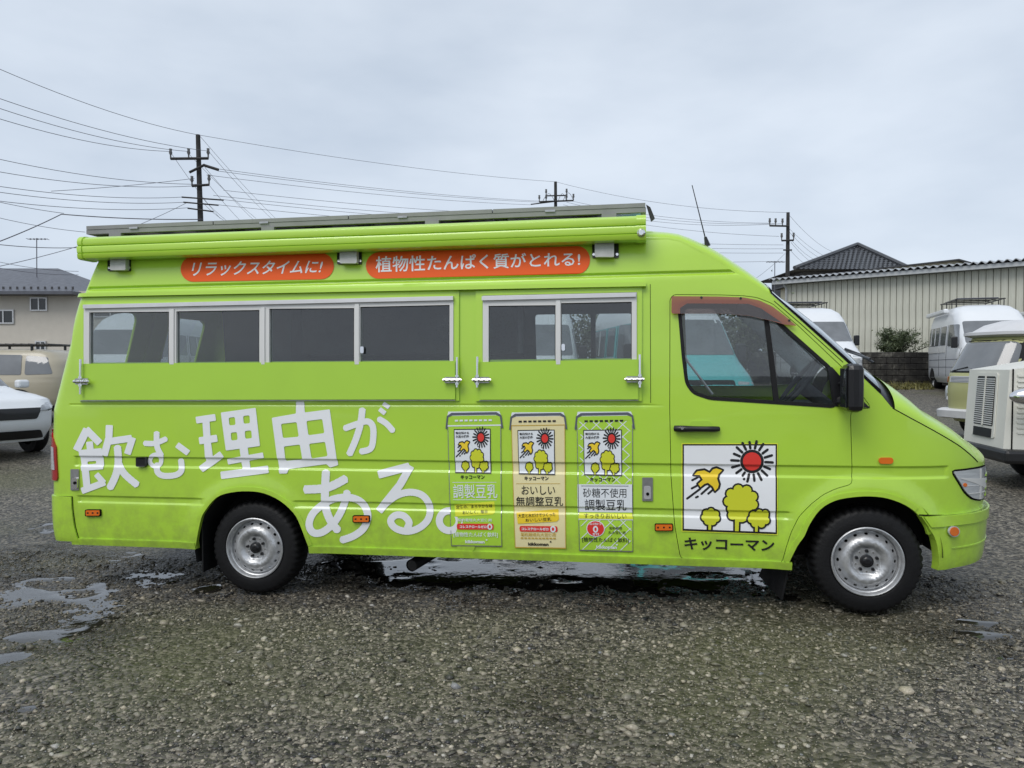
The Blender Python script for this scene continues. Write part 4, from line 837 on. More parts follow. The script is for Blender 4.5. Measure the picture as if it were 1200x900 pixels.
# ------------------------------------------------------------------ lettering and stickers on the van's side
OFFV = .004
ZG = sorted({gq[0] + e for gq in GROOVES for e in (-.009, -.004, .004, .009)} | {gq[1] + e for gq in GROOVES for e in (-.009, -.004, .004, .009)})
SG = list(np.arange(-1.4, 4.2, .12))
def skin(name, adds, holes=(), off=OFFV, m=None, parent=van, V=None, T=None):
    if V is None: V, T = fill2d(adds, holes)
    return plate(name, P, None, (), off, 0, m, parent, SG, ZG + list(np.arange(1.3, 2.5, .1)), V=VS(V), T=T, flip=False)
def Z8(p): return [(70 + a / 5, 465 + b / 5) for a, b in p]
def ZB(p): return [(300 + a / 4.8, 460 + b / 4.8) for a, b in p]
def glyph(strokes, holes=(), polys=(), f=Z8, sc_=5.0):
    adds = []
    for st, w_, *r in strokes: adds += stroke(f(smooth_line(st, 5) if (r and r[0]) else st), w_ / sc_, False)
    adds += [rpoly(f(p), 1.2, 2) for p in polys]
    return adds, [rpoly(f(h), 2.0, 3) for h in holes]
slogan = skin('slogan_character', *glyph([([(163, 188), (100, 315)], 46), ([(155, 188), (238, 272)], 42), ([(176, 262), (182, 315)], 40), ([(142, 325), (163, 540)], 42), ([(130, 552), (268, 500)], 38), ([(262, 505), (215, 452)], 34),
    ([(293, 165), (290, 240), (262, 345)], 42), ([(285, 262), (425, 242)], 40), ([(430, 238), (398, 336)], 40), ([(340, 290), (345, 380), (330, 460), (295, 535)], 44, 1), ([(345, 385), (380, 450), (458, 518)], 42, 1)],
    holes=[[(165, 379), (215, 375), (216, 391), (166, 396)]], polys=[[(112, 312), (248, 300), (258, 424), (128, 436)]]), m=M['white_vinyl'])
slogan['label'] = 'white brush-style character with a roof-shaped top, first of the slogan'
skin('slogan_character', *glyph([([(497, 272), (560, 272), (628, 245)], 32, 1), ([(570, 205), (572, 290), (598, 345)], 34, 1), ([(598, 345), (592, 392), (560, 408), (532, 385), (540, 350), (572, 338), (598, 358)], 26, 1), ([(572, 395), (575, 440), (610, 462), (680, 458), (715, 430), (712, 368)], 36, 1), ([(688, 280), (756, 330)], 36)]), m=M['white_vinyl'])
skin('slogan_character', *glyph([([(800, 137), (915, 120)], 40), ([(818, 258), (925, 242)], 42), ([(858, 130), (866, 260), (882, 380)], 42), ([(828, 425), (952, 335)], 42), ([(1078, 290), (1098, 445)], 48), ([(985, 380), (1195, 342)], 34), ([(945, 460), (1225, 424)], 44)],
    holes=[[(992, 122), (1028, 118), (1032, 164), (996, 168)], [(1076, 112), (1114, 108), (1117, 154), (1080, 158)], [(1004, 210), (1040, 206), (1044, 252), (1007, 256)], [(1086, 200), (1124, 196), (1128, 242), (1089, 246)]], polys=[[(945, 92), (1150, 64), (1175, 288), (975, 315)]]), m=M['white_vinyl'])
skin('slogan_character', *glyph([], holes=[[(142, 176), (230, 166), (242, 248), (153, 256)], [(285, 160), (374, 149), (386, 228), (296, 240)], [(158, 303), (248, 292), (262, 375), (170, 384)], [(300, 288), (390, 277), (404, 357), (314, 371)]],
    polys=[[(90, 142), (226, 118), (226, 50), (272, 48), (276, 112), (416, 94), (464, 408), (418, 422), (398, 402), (186, 430), (176, 455), (132, 456)]], f=ZB), m=M['white_vinyl'])
skin('slogan_character', *glyph([([(500, 202), (560, 180), (625, 162), (658, 190), (660, 260), (645, 315), (590, 332)], 36, 1), ([(600, 90), (588, 180), (560, 270), (525, 350)], 38, 1), ([(692, 148), (735, 175), (772, 216)], 34, 1), ([(695, 92), (728, 118)], 26), ([(716, 60), (750, 84)], 24)], f=ZB, sc_=4.8), m=M['white_vinyl'])
skin('slogan_character', *glyph([([(272, 545), (400, 535), (510, 482)], 48, 1), ([(395, 440), (390, 540), (392, 640), (420, 720), (462, 775)], 46, 1), ([(515, 555), (492, 640), (445, 725), (380, 782), (325, 788), (300, 745), (318, 685), (370, 635), (440, 598), (530, 590), (600, 622), (630, 690), (608, 760), (552, 805), (482, 830)], 42, 1)], f=ZB, sc_=4.8), m=M['white_vinyl'])
skin('slogan_character', *glyph([([(688, 462), (865, 415)], 46), ([(872, 412), (810, 520), (692, 668)], 44), ([(712, 640), (790, 580), (870, 560), (940, 580), (978, 640), (970, 710), (920, 760), (850, 780), (785, 762), (758, 722), (785, 690), (830, 692), (862, 728), (852, 762)], 40, 1)], f=ZB, sc_=4.8), m=M['white_vinyl'])
skin('slogan_full_stop', [ZB(circ(1088, 720, 76, 28))], holes=[ZB(circ(1088, 720, 36, 20))], m=M['white_vinyl'])

_tc = {}
def text2d(s, bold=0.0, shear=0.0):
    k = (s, bold, shear)
    if k in _tc: return _tc[k]
    c = bpy.data.curves.new('t', 'FONT'); c.body = s; c.size = 1; c.resolution_u = 2 if len(s) > 4 else 3; c.offset = bold; c.shear = shear
    o = bpy.data.objects.new('t', c); COL.objects.link(o); bpy.context.view_layer.update(); me = bpy.data.meshes.new_from_object(o)
    V = np.array([v.co[:2] for v in me.vertices]); T = []
    for p in me.polygons:
        q = list(p.vertices); T += [(q[0], q[i], q[i + 1]) for i in range(1, len(q) - 1)]
    bpy.data.objects.remove(o); bpy.data.curves.remove(c); bpy.data.meshes.remove(me)
    lo, hi = V.min(0), V.max(0); V = (V - lo) / (hi - lo); _tc[k] = (V, np.array(T)); return _tc[k]
def bil(q, u, v):
    "q = TL, TR, BR, BL; v downwards"
    q = np.array(q, float); u = np.asarray(u)[..., None]; v = np.asarray(v)[..., None]
    return (q[0] * (1 - u) + q[1] * u) * (1 - v) + (q[3] * (1 - u) + q[2] * u) * v
def text(name, s, quad, m, off, parent, bold=.008, shear=0.0):
    V, T = text2d(s, bold, shear); return skin(name, None, off=off, m=m, parent=parent, V=bil(quad, V[:, 0], 1 - V[:, 1]), T=T)

# two orange banners under the awning
for quad, s, tq, shr in (([(212, 300.5), (391.5, 296.5), (391.5, 327), (212, 330.5)], 'リラックスタイムに!', [(225.5, 307), (379, 304.5), (378, 320.5), (225, 324)], .22),
                         ([(429, 296), (691.5, 288), (691.5, 321), (429, 327)], '植物性たんぱく質がとれる!', [(440.5, 300.5), (680, 295), (680, 312), (440.5, 319.5)], 0)):
    q = np.array(quad); L0 = np.linalg.norm(q[1] - q[0]); r = (q[3][1] - q[0][1]) / 2 / (q[3][1] - q[0][1])
    ru = (q[3][1] - q[0][1]) / 2 / L0; A_ = []
    for k in range(13): an = PI / 2 + PI * k / 12; A_.append((ru + ru * math.cos(an), .5 - .5 * math.sin(an)))
    for k in range(13): an = -PI / 2 + PI * k / 12; A_.append((1 - ru + ru * math.cos(an), .5 - .5 * math.sin(an)))
    A_ = np.array(A_); bn = skin('banner', [bil(quad, A_[:, 0], A_[:, 1])], off=OFFV, m=M['orange_pill'])
    text('banner_lettering', s, tq, M['white_vinyl'], OFFV + .0015, bn, .012, shr)

# the emblem: sun, flying bird and three trees (drawn in unit coordinates of its square)
def eu(p): return [((a - 115) / 613, (b - 118) / 575) for a, b in p]
def lumps(c, rx, ry, n, r, ph=0): return [circ(c[0] + rx * math.cos(2 * PI * k / n + ph), c[1] + ry * math.sin(2 * PI * k / n + ph), r, 12) for k in range(n)] + [circ(*c, rx * .97, 20, ry * .97)]
def emblem(quad, parent, off, small=False):
    def pl(name, polys, m, o): skin(name, [bil(quad, np.array(eu(p))[:, 0], np.array(eu(p))[:, 1]) for p in polys], off=off + o, m=m, parent=parent)
    k = 1.25 if small else 1.0
    if not small: pl('emblem_halo', [[(105, 108), (738, 108), (738, 712), (105, 700)]], M['lemon'], 0)
    pl('emblem_frame', [[(111, 114), (733, 114), (733, 706), (111, 694)]], M['black_vinyl'], .0012)
    w_ = 10 if not small else 13; pl('emblem_ground', [[(111 + w_, 114 + w_), (733 - w_, 114 + w_), (733 - w_, 703 - w_), (111 + w_, 691 - w_)]], M['carton_white'] if small else M['white_vinyl'], .0024)
    rays = []; rot = .05
    for i in range(18):
        a = 2 * PI * i / 18 + rot; r0, r1 = 88, 136 - (8 if i % 3 == 1 else 0)
        if i == 6: r1 = 112
        rays += [cap_seg((568 + r0 * math.cos(a), 228 + r0 * math.sin(a)), (568 + r1 * math.cos(a), 228 + r1 * math.sin(a)), 17 * k, True)]
    rays.append(circ(516, 345, 9, 8))
    pl('emblem_sun_rays', rays + [circ(568, 228, 78, 28)], M['black_vinyl'], .0036); pl('emblem_sun', [circ(568, 228, 60 if not small else 54, 24)], M['red'], .0048)
    bird = [(182, 322), (205, 290), (255, 282), (290, 300), (308, 276), (335, 268), (378, 286), (352, 318), (345, 342), (357, 380), (350, 408), (324, 432), (305, 400), (276, 378), (258, 385), (228, 408), (208, 378), (238, 350), (222, 326)]
    pl('emblem_bird_outline', [bird] + [cap_seg(bird[i], bird[(i + 1) % len(bird)], 15 * k, True) for i in range(len(bird))] + [cap_seg(a, b, 14 * k, True) for a, b in (((175, 355), (212, 335)), ((172, 410), (212, 388)), ((142, 478), (228, 412)), ((236, 446), (288, 398)), ((200, 470), (212, 464)), ((281, 444), (314, 415)))], M['black_vinyl'], .0036)
    ins = grow(np.array(bird), -7 * k); pl('emblem_bird', [ins], M['yellow'], .0048)
    for i, (c, rx, ry, n, r, tr, bot) in enumerate((((496, 490), 82, 78, 9, 31, 468, 690), ((296, 598), 38, 34, 7, 23, 290, 684), ((612, 605), 48, 36, 7, 24, 596, 690))):
        bo = 12 * (k if small else 1); tw = 24 if i == 0 else 17; o = .0036 + (.0024 if i == 2 else 0)
        lob = [circ(440, 585, 30, 12), circ(545, 590, 30, 12), circ(496, 580, 50, 14)] if i == 0 else ([circ(655, 570, 22, 12)] if i == 2 else [])
        ls = lumps(c, rx, ry, n, r, .3) + lob; big = [grow(np.array(q), bo) for q in ls]; trk = [(tr - tw / 2, 600), (tr + tw / 2 + 4, 600), (tr + tw / 2, bot), (tr - tw / 2, bot)]
        pl('emblem_tree_outline', big + [[(tr - tw / 2 - bo, 600), (tr + tw / 2 + 4 + bo, 600), (tr + tw / 2 + bo, bot), (tr - tw / 2 - bo, bot)]], M['black_vinyl'], o)
        pl('emblem_tree', ls + [trk], M['lime'], o + .0012)
dq = [(800.4, 521), (909.5, 521), (909.5, 623.5), (800.4, 621.5)]
anchor = skin('emblem_backing', [[(799.5, 520), (910.4, 520), (910.4, 624.6), (799.5, 622.6)]], off=OFFV - .001, m=M['carton_white'], parent=van)
emblem(dq, anchor, OFFV)
text('door_lettering', 'キッコーマン', [(802, 629.5), (907.5, 632), (907, 646.5), (802, 644)], M['black_vinyl'], OFFV, van, .025)

# three drink cartons printed on the side
def carton(quad, kind):
    bm_ = {'green': M['carton_green'], 'cream': M['cream'], 'lattice': M['carton_green']}[kind]; q = np.array(quad, float)
    def uvq(a, b, c, d): return [tuple(bil(quad, np.array([u]), np.array([v]))[0]) for u, v in ((a, b), (c, b), (c, d), (a, d))]
    base = skin('carton_print', [quad], off=OFFV + .0012, m=bm_); base['label'] = {'green': 'printed green drink carton with white lettering', 'cream': 'printed cream drink carton with black lettering', 'lattice': 'printed green drink carton with white lattice and white band'}[kind]
    def S(name, polys, m, o=.0024):
        return skin(name, [bil(quad, np.array(p)[:, 0], np.array(p)[:, 1]) for p in polys], off=OFFV + .0012 + o, m=m, parent=base)
    def TX_(s, a, b, c, d, m, o=.0024, bold=.006, name='carton_lettering', sk=0): return text(name, s, [tuple(bil(quad, np.array([u]), np.array([v]))[0]) for u, v in ((a, b), (c, b + sk), (c, d + sk), (a, d))], m, OFFV + .0012 + o, base, bold)
    W_ = M['carton_white']; K_ = M['black_vinyl']; ink = K_ if kind != 'green' else W_
    if kind == 'lattice':
        segs = []
        for k in range(-6, 26):
            for sg in (1, -1):
                # lines u = u0 + sg*v*asp, clipped to the two lattice fields
                for v0, v1 in ((.02, .49), (.765, .990)):
                    n = 24; pts = []
                    for i in range(n + 1):
                        v = v0 + (v1 - v0) * i / n; u = k * .235 + sg * v * 2.55 - (0 if sg > 0 else 0)
                        if .03 < u < .97: pts.append((u, v))
                    if len(pts) > 1: segs.append([(pts[0][0] - .010, pts[0][1]), (pts[0][0] + .010, pts[0][1]), (pts[-1][0] + .010, pts[-1][1]), (pts[-1][0] - .010, pts[-1][1])])
        lp_ = S('lattice_print', segs, W_, .0008); lp_['kind'] = 'stuff'
    S('carton_edge', [[(0, .045), (.012, .045), (.012, 1), (0, 1)], [(.988, .045), (1, .045), (1, 1), (.988, 1)], [(0, .992), (1, .992), (1, 1), (0, 1)]], M['steel'] if kind != 'cream' else M['gold'], .0012)
    S('carton_top', [[(.02, -.055), (.97, -.050), (1.0, -.02), (.0, -.02)]], W_, 0); S('carton_top_band', [[(.0, -.02), (1.0, -.02), (1, .02), (0, .02)]], bm_, 0)
    S('carton_fold', [[(-.04, .08), (-.01, .08), (.02, -.01), (.10, -.025), (.9, -.025), (.98, -.01), (1.01, .08), (1.04, .08), (1.01, -.02), (.92, -.045), (.08, -.045), (-.01, -.02)]], M['grey_vinyl'], .0016)
    if kind == 'green': S('carton_line', [[(0, .052), (1, .052), (1, .062), (0, .062)]], W_, .0012)
    if kind == 'cream': S('carton_line', [[(0, .045), (1, .045), (1, .052), (0, .052)]], M['gold'], .0012)
    S('carton_print_line', [[(.14 + k * .09, .010), (.14 + k * .09 + .06, .010), (.14 + k * .09 + .06, .024), (.14 + k * .09, .024)] for k in range(8)], ink, .003)
    e0, e1, f0, f1 = .12, .80, .085, .425
    emblem([tuple(bil(quad, np.array([u]), np.array([v]))[0]) for u, v in ((e0, f0), (e1, f0), (e1, f1), (e0, f1))], base, OFFV + .0036, True)
    TX_('毎日続ける', .15, .103, .40, .122, K_, .0085, .03); TX_('大豆の健康', .15, .130, .40, .150, K_, .0085, .03)
    TX_('キッコーマン', .22, .442, .68, .476, K_, .0024, .04)
    if kind == 'green':
        S('carton_line', [[(.06, .498), (.90, .498), (.90, .502), (.06, .502)], [(.06, .634), (.90, .634), (.90, .638), (.06, .638)]], W_, .0012)
        TX_('調製豆乳', .07, .515, .92, .625, W_, .0024, .006)
        S('carton_tag', [[(.08, .672), (.86, .648), (.87, .735), (.82, .75), (.10, .768)]], M['lemon'], .0012)
        TX_('定番の、まろやかな味', .12, .680, .82, .708, K_, .0024, .010, sk=-.012); TX_('おいしく、毎日', .24, .722, .72, .750, K_, .0024, .010, sk=-.010)
        TX_('契約栽培丸大豆使用', .14, .782, .80, .806, W_, .0024, .010)
        S('carton_pill', [rrect(.12, .822, .84, .868, .025)], M['red'], .0012); TX_('コレステロールゼロ', .18, .834, .70, .858, W_, .0024, .04); S('zero_ring', [circ(.765, .845, .05, 16, .024)], W_, .0022); S('zero_core', [circ(.765, .845, .022, 12, .013)], M['red'], .0030)
        TX_('[植物性たんぱく飲料]', .05, .888, .92, .930, W_, .0024, .010); TX_('kikkoman', .28, .950, .66, .975, W_, .0024, .04)
    elif kind == 'cream':
        S('carton_line', [[(.06, .498), (.90, .498), (.90, .502), (.06, .502)]], M['gold'], .0012)
        TX_('おいしい', .16, .515, .80, .585, K_, .0024, .006); TX_('無調整豆乳', .05, .600, .95, .672, K_, .0024, .006)
        S('carton_tag', [[(.05, .725), (.86, .695), (.87, .775), (.82, .792), (.07, .812)]], M['yellow'], .0012)
        TX_('大豆と水だけでつくった', .08, .735, .80, .765, K_, .0024, .010, sk=-.014); TX_('おいしい豆乳', .22, .770, .72, .797, K_, .0024, .010, sk=-.010)
        S('carton_pill', [rrect(.10, .828, .84, .872, .025)], M['red'], .0012); TX_('コレステロールゼロ', .14, .839, .66, .862, W_, .0024, .04); S('zero_ring', [circ(.75, .850, .055, 16, .026)], W_, .0022); S('zero_core', [circ(.75, .850, .024, 12, .014)], M['red'], .0030)
        TX_('契約栽培丸大豆使用', .12, .880, .80, .908, M['gold'], .0024, .010); S('carton_print_line', [[(.12 + k * .07, .917), (.12 + k * .07 + .05, .917), (.12 + k * .07 + .05, .927), (.12 + k * .07, .927)] for k in range(10)], M['gold'], .0024); TX_('kikkoman', .26, .955, .66, .980, K_, .0024, .04)
    else:
        S('carton_band', [[(-.01, .495), (1.0, .495), (1.0, .705), (-.01, .705)]], W_, .0012)
        S('carton_line', [[(.06, .505), (.92, .505), (.92, .509), (.06, .509)]], M['grey_vinyl'], .0024)
        TX_('砂糖不使用', .09, .525, .88, .595, K_, .0024, .0); TX_('調製豆乳', .12, .608, .88, .692, K_, .0024, .006)
        S('carton_band', [[(0, .712), (1.0, .712), (1.0, .755), (0, .755)]], M['lemon'], .0012); TX_('すっきりおいしい', .10, .715, .88, .752, K_, .0024, .0); S('carton_line', [[(0, .757), (1, .757), (1, .763), (0, .763)]], W_, .0012)
        S('carton_badge', [circ(.31, .83, .17, 28, .062)], W_, .0012); S('carton_badge', [circ(.31, .83, .155, 28, .056)], M['red'], .0020)
        TX_('コレステロール', .20, .785, .42, .803, W_, .0028, .04); TX_('ゼロ', .25, .860, .37, .880, W_, .0028, .03); S('zero_ring', [circ(.31, .834, .048, 16, .026)], W_, .0028); S('zero_core', [circ(.31, .834, .02, 12, .014)], M['red'], .0036)
        TX_('契約栽培', .56, .812, .80, .835, K_, .0024, .010); TX_('丸大豆使用', .54, .845, .86, .868, K_, .0024, .010); TX_('[植物性たんぱく飲料]', .06, .895, .92, .935, K_, .0024, .010); TX_('kikkoman', .32, .955, .70, .980, W_, .0024, .04)
    S('registered_dot', [circ(.70, .948, .018, 10, .006)], K_ if kind == 'cream' else W_, .0024)
carton([(524.5, 490.5), (587.2, 489.5), (588.5, 640.5), (529, 639.8)], 'green')
carton([(599, 491.5), (662.2, 490.5), (663.4, 642.8), (603.6, 641.8)], 'cream')
carton([(675.8, 491), (741.4, 490), (741.9, 646.6), (678.8, 645.2)], 'lattice')

# ================================================================== everything behind the van
CR = Matrix.Rotation(YAW, 4, 'Z')
def loc(px, py, Z):
    "photo pixel at depth Z -> coordinates in the camera-heading frame (right, ahead, up)"
    p = at(px, py, Z) - np.array([CAMP[0], CAMP[1], 0]); return Vector((p @ RT, p @ fw0, p[2]))
def wpos(x, y, z=0): q = np.array([CAMP[0], CAMP[1], 0]) + RT * x + fw0 * y; return (q[0], q[1], z)
def base(px, Z): q = loc(px, 430, Z); w_ = wpos(q.x, q.y); return (w_[0], w_[1], float(G(w_[0], w_[1])))
def lift(ob, loc_): ob.location = loc_; return ob

# ---- generic vehicle shell: stacked rounded plans
class Shell:
    def __init__(s, lv, e=4.0): s.l = np.array(lv, float); s.e = e
    def at(s, z): z = np.asarray(z, float); l = s.l; return [np.interp(z, l[:, 0], l[:, k]) for k in (1, 2, 3)]
    def side(s, sg):
        def f(u, v, off=0.0):
            a, b, h = s.at(v); cx = (a + b) / 2; hl = (b - a) / 2; t = np.clip(np.abs((u - cx) / hl), 0, .985); return np.stack([u + 0 * v, sg * (h * (1 - t ** s.e) ** (1 / s.e) + off), v + 0 * u], -1)
        return f
    def end(s, sg):
        def f(u, v, off=0.0):
            a, b, h = s.at(v); cx = (a + b) / 2; hl = (b - a) / 2; t = np.clip(np.abs(u / h), 0, .985); return np.stack([cx + sg * (hl * (1 - t ** s.e) ** (1 / s.e) + off), u + 0 * v, v + 0 * u], -1)
        return f
    def mesh(s, name, m, parent, n=64, z0=None, z1=None, off=0.0):
        zs = [z for z in s.l[:, 0]]; zz_ = []
        for a, b in zip(zs[:-1], zs[1:]): zz_ += list(np.linspace(a, b, 4)[:-1])
        zz_.append(zs[-1]); zz_ = [z for z in zz_ if (z0 is None or z >= z0 - 1e-6) and (z1 is None or z <= z1 + 1e-6)]
        v = []; f = []
        for z in zz_:
            a, b, h = (float(q) for q in s.at(z)); cx = (a + b) / 2; hl = (b - a) / 2 + off; h += off
            for k in range(n):
                an = 2 * PI * k / n; c, s_ = math.cos(an), math.sin(an); p = 2 / s.e
                v.append((cx + hl * math.copysign(abs(c) ** p, c), h * math.copysign(abs(s_) ** p, s_), z))
        for i in range(len(zz_) - 1):
            for k in range(n): f.append((i * n + k, i * n + (k + 1) % n, (i + 1) * n + (k + 1) % n, (i + 1) * n + k))
        f += [tuple(range(n - 1, -1, -1)), tuple((len(zz_) - 1) * n + k for k in range(n))]
        mb = MB(); mb.add(v, f, True); return mb.build(name, m, parent)
def sp(name, fn, polys, off, m, parent, holes=(), thick=.01, flip=False):
    us = list(np.arange(-3.5, 3.5, .12)); return plate(name, fn, polys, holes, off, thick, m, parent, us, us, flip=flip)
def add_wheel(parent, x, y, r, w_=.2, m=None, cap=None):
    e_ = empty('wheel', (x, y, r)); e_.parent = parent; sg = 1 if y > 0 else -1
    mb = MB(); mb.lathe([(r * .62, .03), (r * .66, 0), (r * .9, 0), (r * .98, .03), (r, .06), (r, w_ - .04), (r * .96, w_), (r * .6, w_)], 28); t = mb.build('tyre', M['rubber'], e_); t.scale = (1, -sg, 1)
    mb = MB(); mb.lathe([(0, .03), (r * .18, .02), (r * .2, .05), (r * .42, .03), (r * .5, .06), (r * .62, .05), (r * .65, .01)], 28); t = mb.build('rim', m or M['rim'], e_); t.scale = (1, -sg, 1)
    return e_

M['screen_dark'] = mat('vehicle_glass', (.17, .18, .19), .08, spec=.9, noise=.35, nscale=2)
M['vw'] = mat('olive_cream_paint', (.42, .42, .19), .35, coat=.3, noise=.08, nscale=2)
M['vwtop'] = mat('pop_top_white', (.62, .62, .63), .5, noise=.1, nscale=4)
M['cream2'] = mat('cream_white_paint', (.76, .75, .68), .38, coat=.2, noise=.07, nscale=3)
M['teal'] = mat('turquoise_paint', (.12, .55, .55), .35, coat=.3)
M['beige'] = mat('beige_paint', (.40, .36, .27), .35, coat=.4)
M['grille'] = mat('dark_grille', (.012, .012, .013), .4)

# ---- white high-roof camper vans
def white_van(loc_, rz, label, rack=True, lower='whitepaint', group=None):
    t = empty('camper_van', loc_, rz, label, 'van', group)
    S_ = Shell([(.30, -2.9, 2.55, .88), (.45, -3.0, 2.70, .96), (.9, -3.0, 2.72, .965), (1.05, -3.0, 2.55, .965), (1.30, -2.98, 2.05, .955), (1.45, -2.97, 1.85, .945), (2.0, -2.88, 1.28, .90), (2.12, -2.85, 1.15, .885), (2.35, -2.78, .85, .82), (2.52, -2.65, .40, .70), (2.58, -2.4, .1, .5), (2.60, -2.0, -.2, .3)], 7)
    if lower == 'whitepaint': S_.mesh('body', M['whitepaint'], t)
    else: S_.mesh('lower_body', M[lower], t, z1=2.0); S_.mesh('roof', M['whitepaint'], t, z0=2.0, off=.004)
    for sg in (1, -1):
        fn = S_.side(sg); fl = sg > 0
        sp('side_window', fn, [rpoly([(-2.6, 1.42), (-.9, 1.42), (-.9, 1.98), (-2.6, 1.98)], .06)], .012, M['screen_dark'], t, flip=fl, thick=.02)
        sp('side_window', fn, [rpoly([(-.65, 1.42), (.0, 1.42), (.0, 1.98), (-.65, 1.98)], .06)], .012, M['screen_dark'], t, flip=fl, thick=.02)
        sp('cab_window', fn, [rpoly([(.32, 1.38), (1.55, 1.36), (1.12, 1.98), (.32, 2.0)], .06)], .012, M['screen_dark'], t, flip=fl, thick=.02)
        for x in (-2.05, -1.48): sp('curtain_gap', fn, [[(x, 1.44), (x + .05, 1.44), (x + .05, 1.96), (x, 1.96)]], .02, M['whitepaint'], t, flip=fl)
        sp('window_shelf', fn, [[(-2.7, 1.20), (-.85, 1.20), (-.85, 1.40), (-2.7, 1.40)], [(-.72, 1.20), (.05, 1.20), (.05, 1.40), (-.72, 1.40)]], .016, M['alu_white'], t, flip=fl)
        for x in (-.78, .18, 1.72): sp('door_gap', fn, [[(x, .5), (x + .016, .5), (x + .016, 2.0 if x < 1.5 else 1.3), (x, 2.0 if x < 1.5 else 1.3)]], .004, M['seam'], t, flip=fl, thick=.004)
        for z in (.98, .76): sp('body_groove', fn, [[(-2.9, z), (1.9, z), (1.9, z + .014), (-2.9, z + .014)]], .003, M['grey_vinyl'], t, flip=fl, thick=.004)
        for x in (-1.75, 1.75):
            sp('wheel_arch', fn, [[(x + .40 * math.cos(a), max(.31, .34 + .40 * math.sin(a))) for a in np.linspace(-.1, PI + .1, 20)]], .004, M['well'], t, flip=fl, thick=.006); add_wheel(t, x, sg * .93, .33)
        mb = MB(); mb.box((1.42, sg * 1.02 - .08, 1.30), (1.54, sg * 1.02 + .08, 1.62), bev=.03); mb.build('mirror', M['plastic'], t)
    fe_ = S_.end(1); fr_ = S_.end(-1)
    sp('windscreen', fe_, [rpoly([(-.80, 1.42), (.80, 1.42), (.76, 2.06), (-.76, 2.06)], .06)], .01, M['screen_dark'], t)
    sp('grille', fe_, [rpoly([(-.42, .72), (.42, .72), (.48, 1.0), (-.48, 1.0)], .04)], .012, M['grille'], t)
    for sg in (1, -1): sp('headlight', fe_, [rpoly([(sg * .52, .74), (sg * .86, .76), (sg * .88, .96), (sg * .52, .98)], .04)], .012, M['clearlens'], t)
    sp('number_plate', fe_, [[(-.17, .5), (.17, .5), (.17, .66), (-.17, .66)]], .015, M['whitepaint'], t)
    sp('rear_window', fr_, [rpoly([(-.75, 1.42), (.75, 1.42), (.7, 2.0), (-.7, 2.0)], .06)], .012, M['screen_dark'], t)
    if rack:
        mb = MB()
        for y in (-.62, .62): mb.tube([(-2.3, y, 2.78), (-.2, y, 2.78)], .018, 6)
        for x in (-2.2, -1.5, -.8, -.25):
            mb.tube([(x, -.66, 2.78), (x, .66, 2.78)], .015, 6)
            for y in (-.62, .62): mb.tube([(x, y, 2.5), (x, y, 2.80)], .014, 6)
        mb.build('roof_rack', M['grille'], t)
        mb = MB(); mb.box((-2.1, -.55, 2.80), (-.5, .55, 2.84), bev=.01); mb.build('solar_panel', M['solar'], t)
        mb = MB(); mb.box((-2.7, -.98, 2.36), (-.1, -.84, 2.50), bev=.04); mb.build('awning', M['whitepaint'], t)
    return t
def heading(hx, hy):
    "rotation so that local +x points to (right hx, ahead hy) of the camera heading frame"
    d = RT * hx + fw0 * hy; return math.atan2(d[1], d[0])
b0 = base(1150, 22.5); white_van(b0, heading(-.31, -.95), 'white high-roof camper van with roof rack parked by the warehouse, behind the olive bus', group='white camper vans around the yard')
white_van(base(948, 25.5), heading(-.10, -.99), 'white camper van seen past the green van\'s windscreen, only roof, screen and mirror showing', group='white camper vans around the yard')
white_van(base(1262, 23), heading(-.31, -.95), 'white camper van cut by the right edge of the photo, only its awning corner showing', group='white camper vans around the yard')
white_van(base(622, 17), heading(.0, -1), 'white camper van seen through the green van\'s right-hand sliding windows', False, group='white camper vans around the yard')
white_van(base(168, 21), heading(.05, -1), 'white camper van seen through the green van\'s rearmost side windows', False, group='white camper vans around the yard')
white_van(base(775, 15), heading(.08, -1), 'turquoise van with white roof seen through the green van\'s cab window', False, 'teal')

# ---- olive split-window style camper bus
t = empty('camper_bus', base(1247, 13.9), heading(-.97, -.24), 'old olive green camper bus with white pop-top roof, chrome headlights and white bumper', 'bus')
S_ = Shell([(.30, -2.1, 2.02, .80), (.45, -2.2, 2.12, .86), (.85, -2.22, 2.16, .865), (1.15, -2.22, 2.12, .855), (1.22, -2.22, 2.08, .845), (1.70, -2.15, 1.78, .76), (1.80, -2.1, 1.66, .73), (1.88, -2.0, 1.45, .66), (1.93, -1.8, 1.2, .5)], 3.4)
S_.mesh('body', M['vw'], t, z1=1.80, n=96)
S2 = Shell([(1.79, -2.05, 1.66, .72), (1.83, -2.12, 1.80, .78), (1.88, -2.12, 1.80, .78), (1.90, -2.05, 1.66, .70), (2.02, -1.95, 1.42, .66), (2.10, -1.7, 1.1, .55), (2.12, -1.2, .8, .3)], 4); S2.mesh('pop_top', M['vwtop'], t, n=72)
fe_ = S_.end(1)
sp('windscreen_seal', fe_, [rpoly([(-.69, 1.17), (.69, 1.17), (.60, 1.74), (-.60, 1.74)], .14, 4)], .006, M['rubber'], t)
sp('windscreen', fe_, [rpoly([(-.655, 1.20), (.655, 1.20), (.565, 1.71), (-.565, 1.71)], .12, 4)], .014, M['screen_dark'], t)
for y in (-.35, .25):
    mb = MB(); mb.tube([S_.end(1)(np.array([y]), np.array([1.20]), .03)[0], S_.end(1)(np.array([y + .32]), np.array([1.27]), .03)[0]], .010, 6); mb.build('wiper', M['plastic'], t)
sp('air_vent', fe_, [rpoly([(-.40, 1.00), (.40, 1.00), (.40, 1.11), (-.40, 1.11)], .03)], .010, M['vwtop'], t)
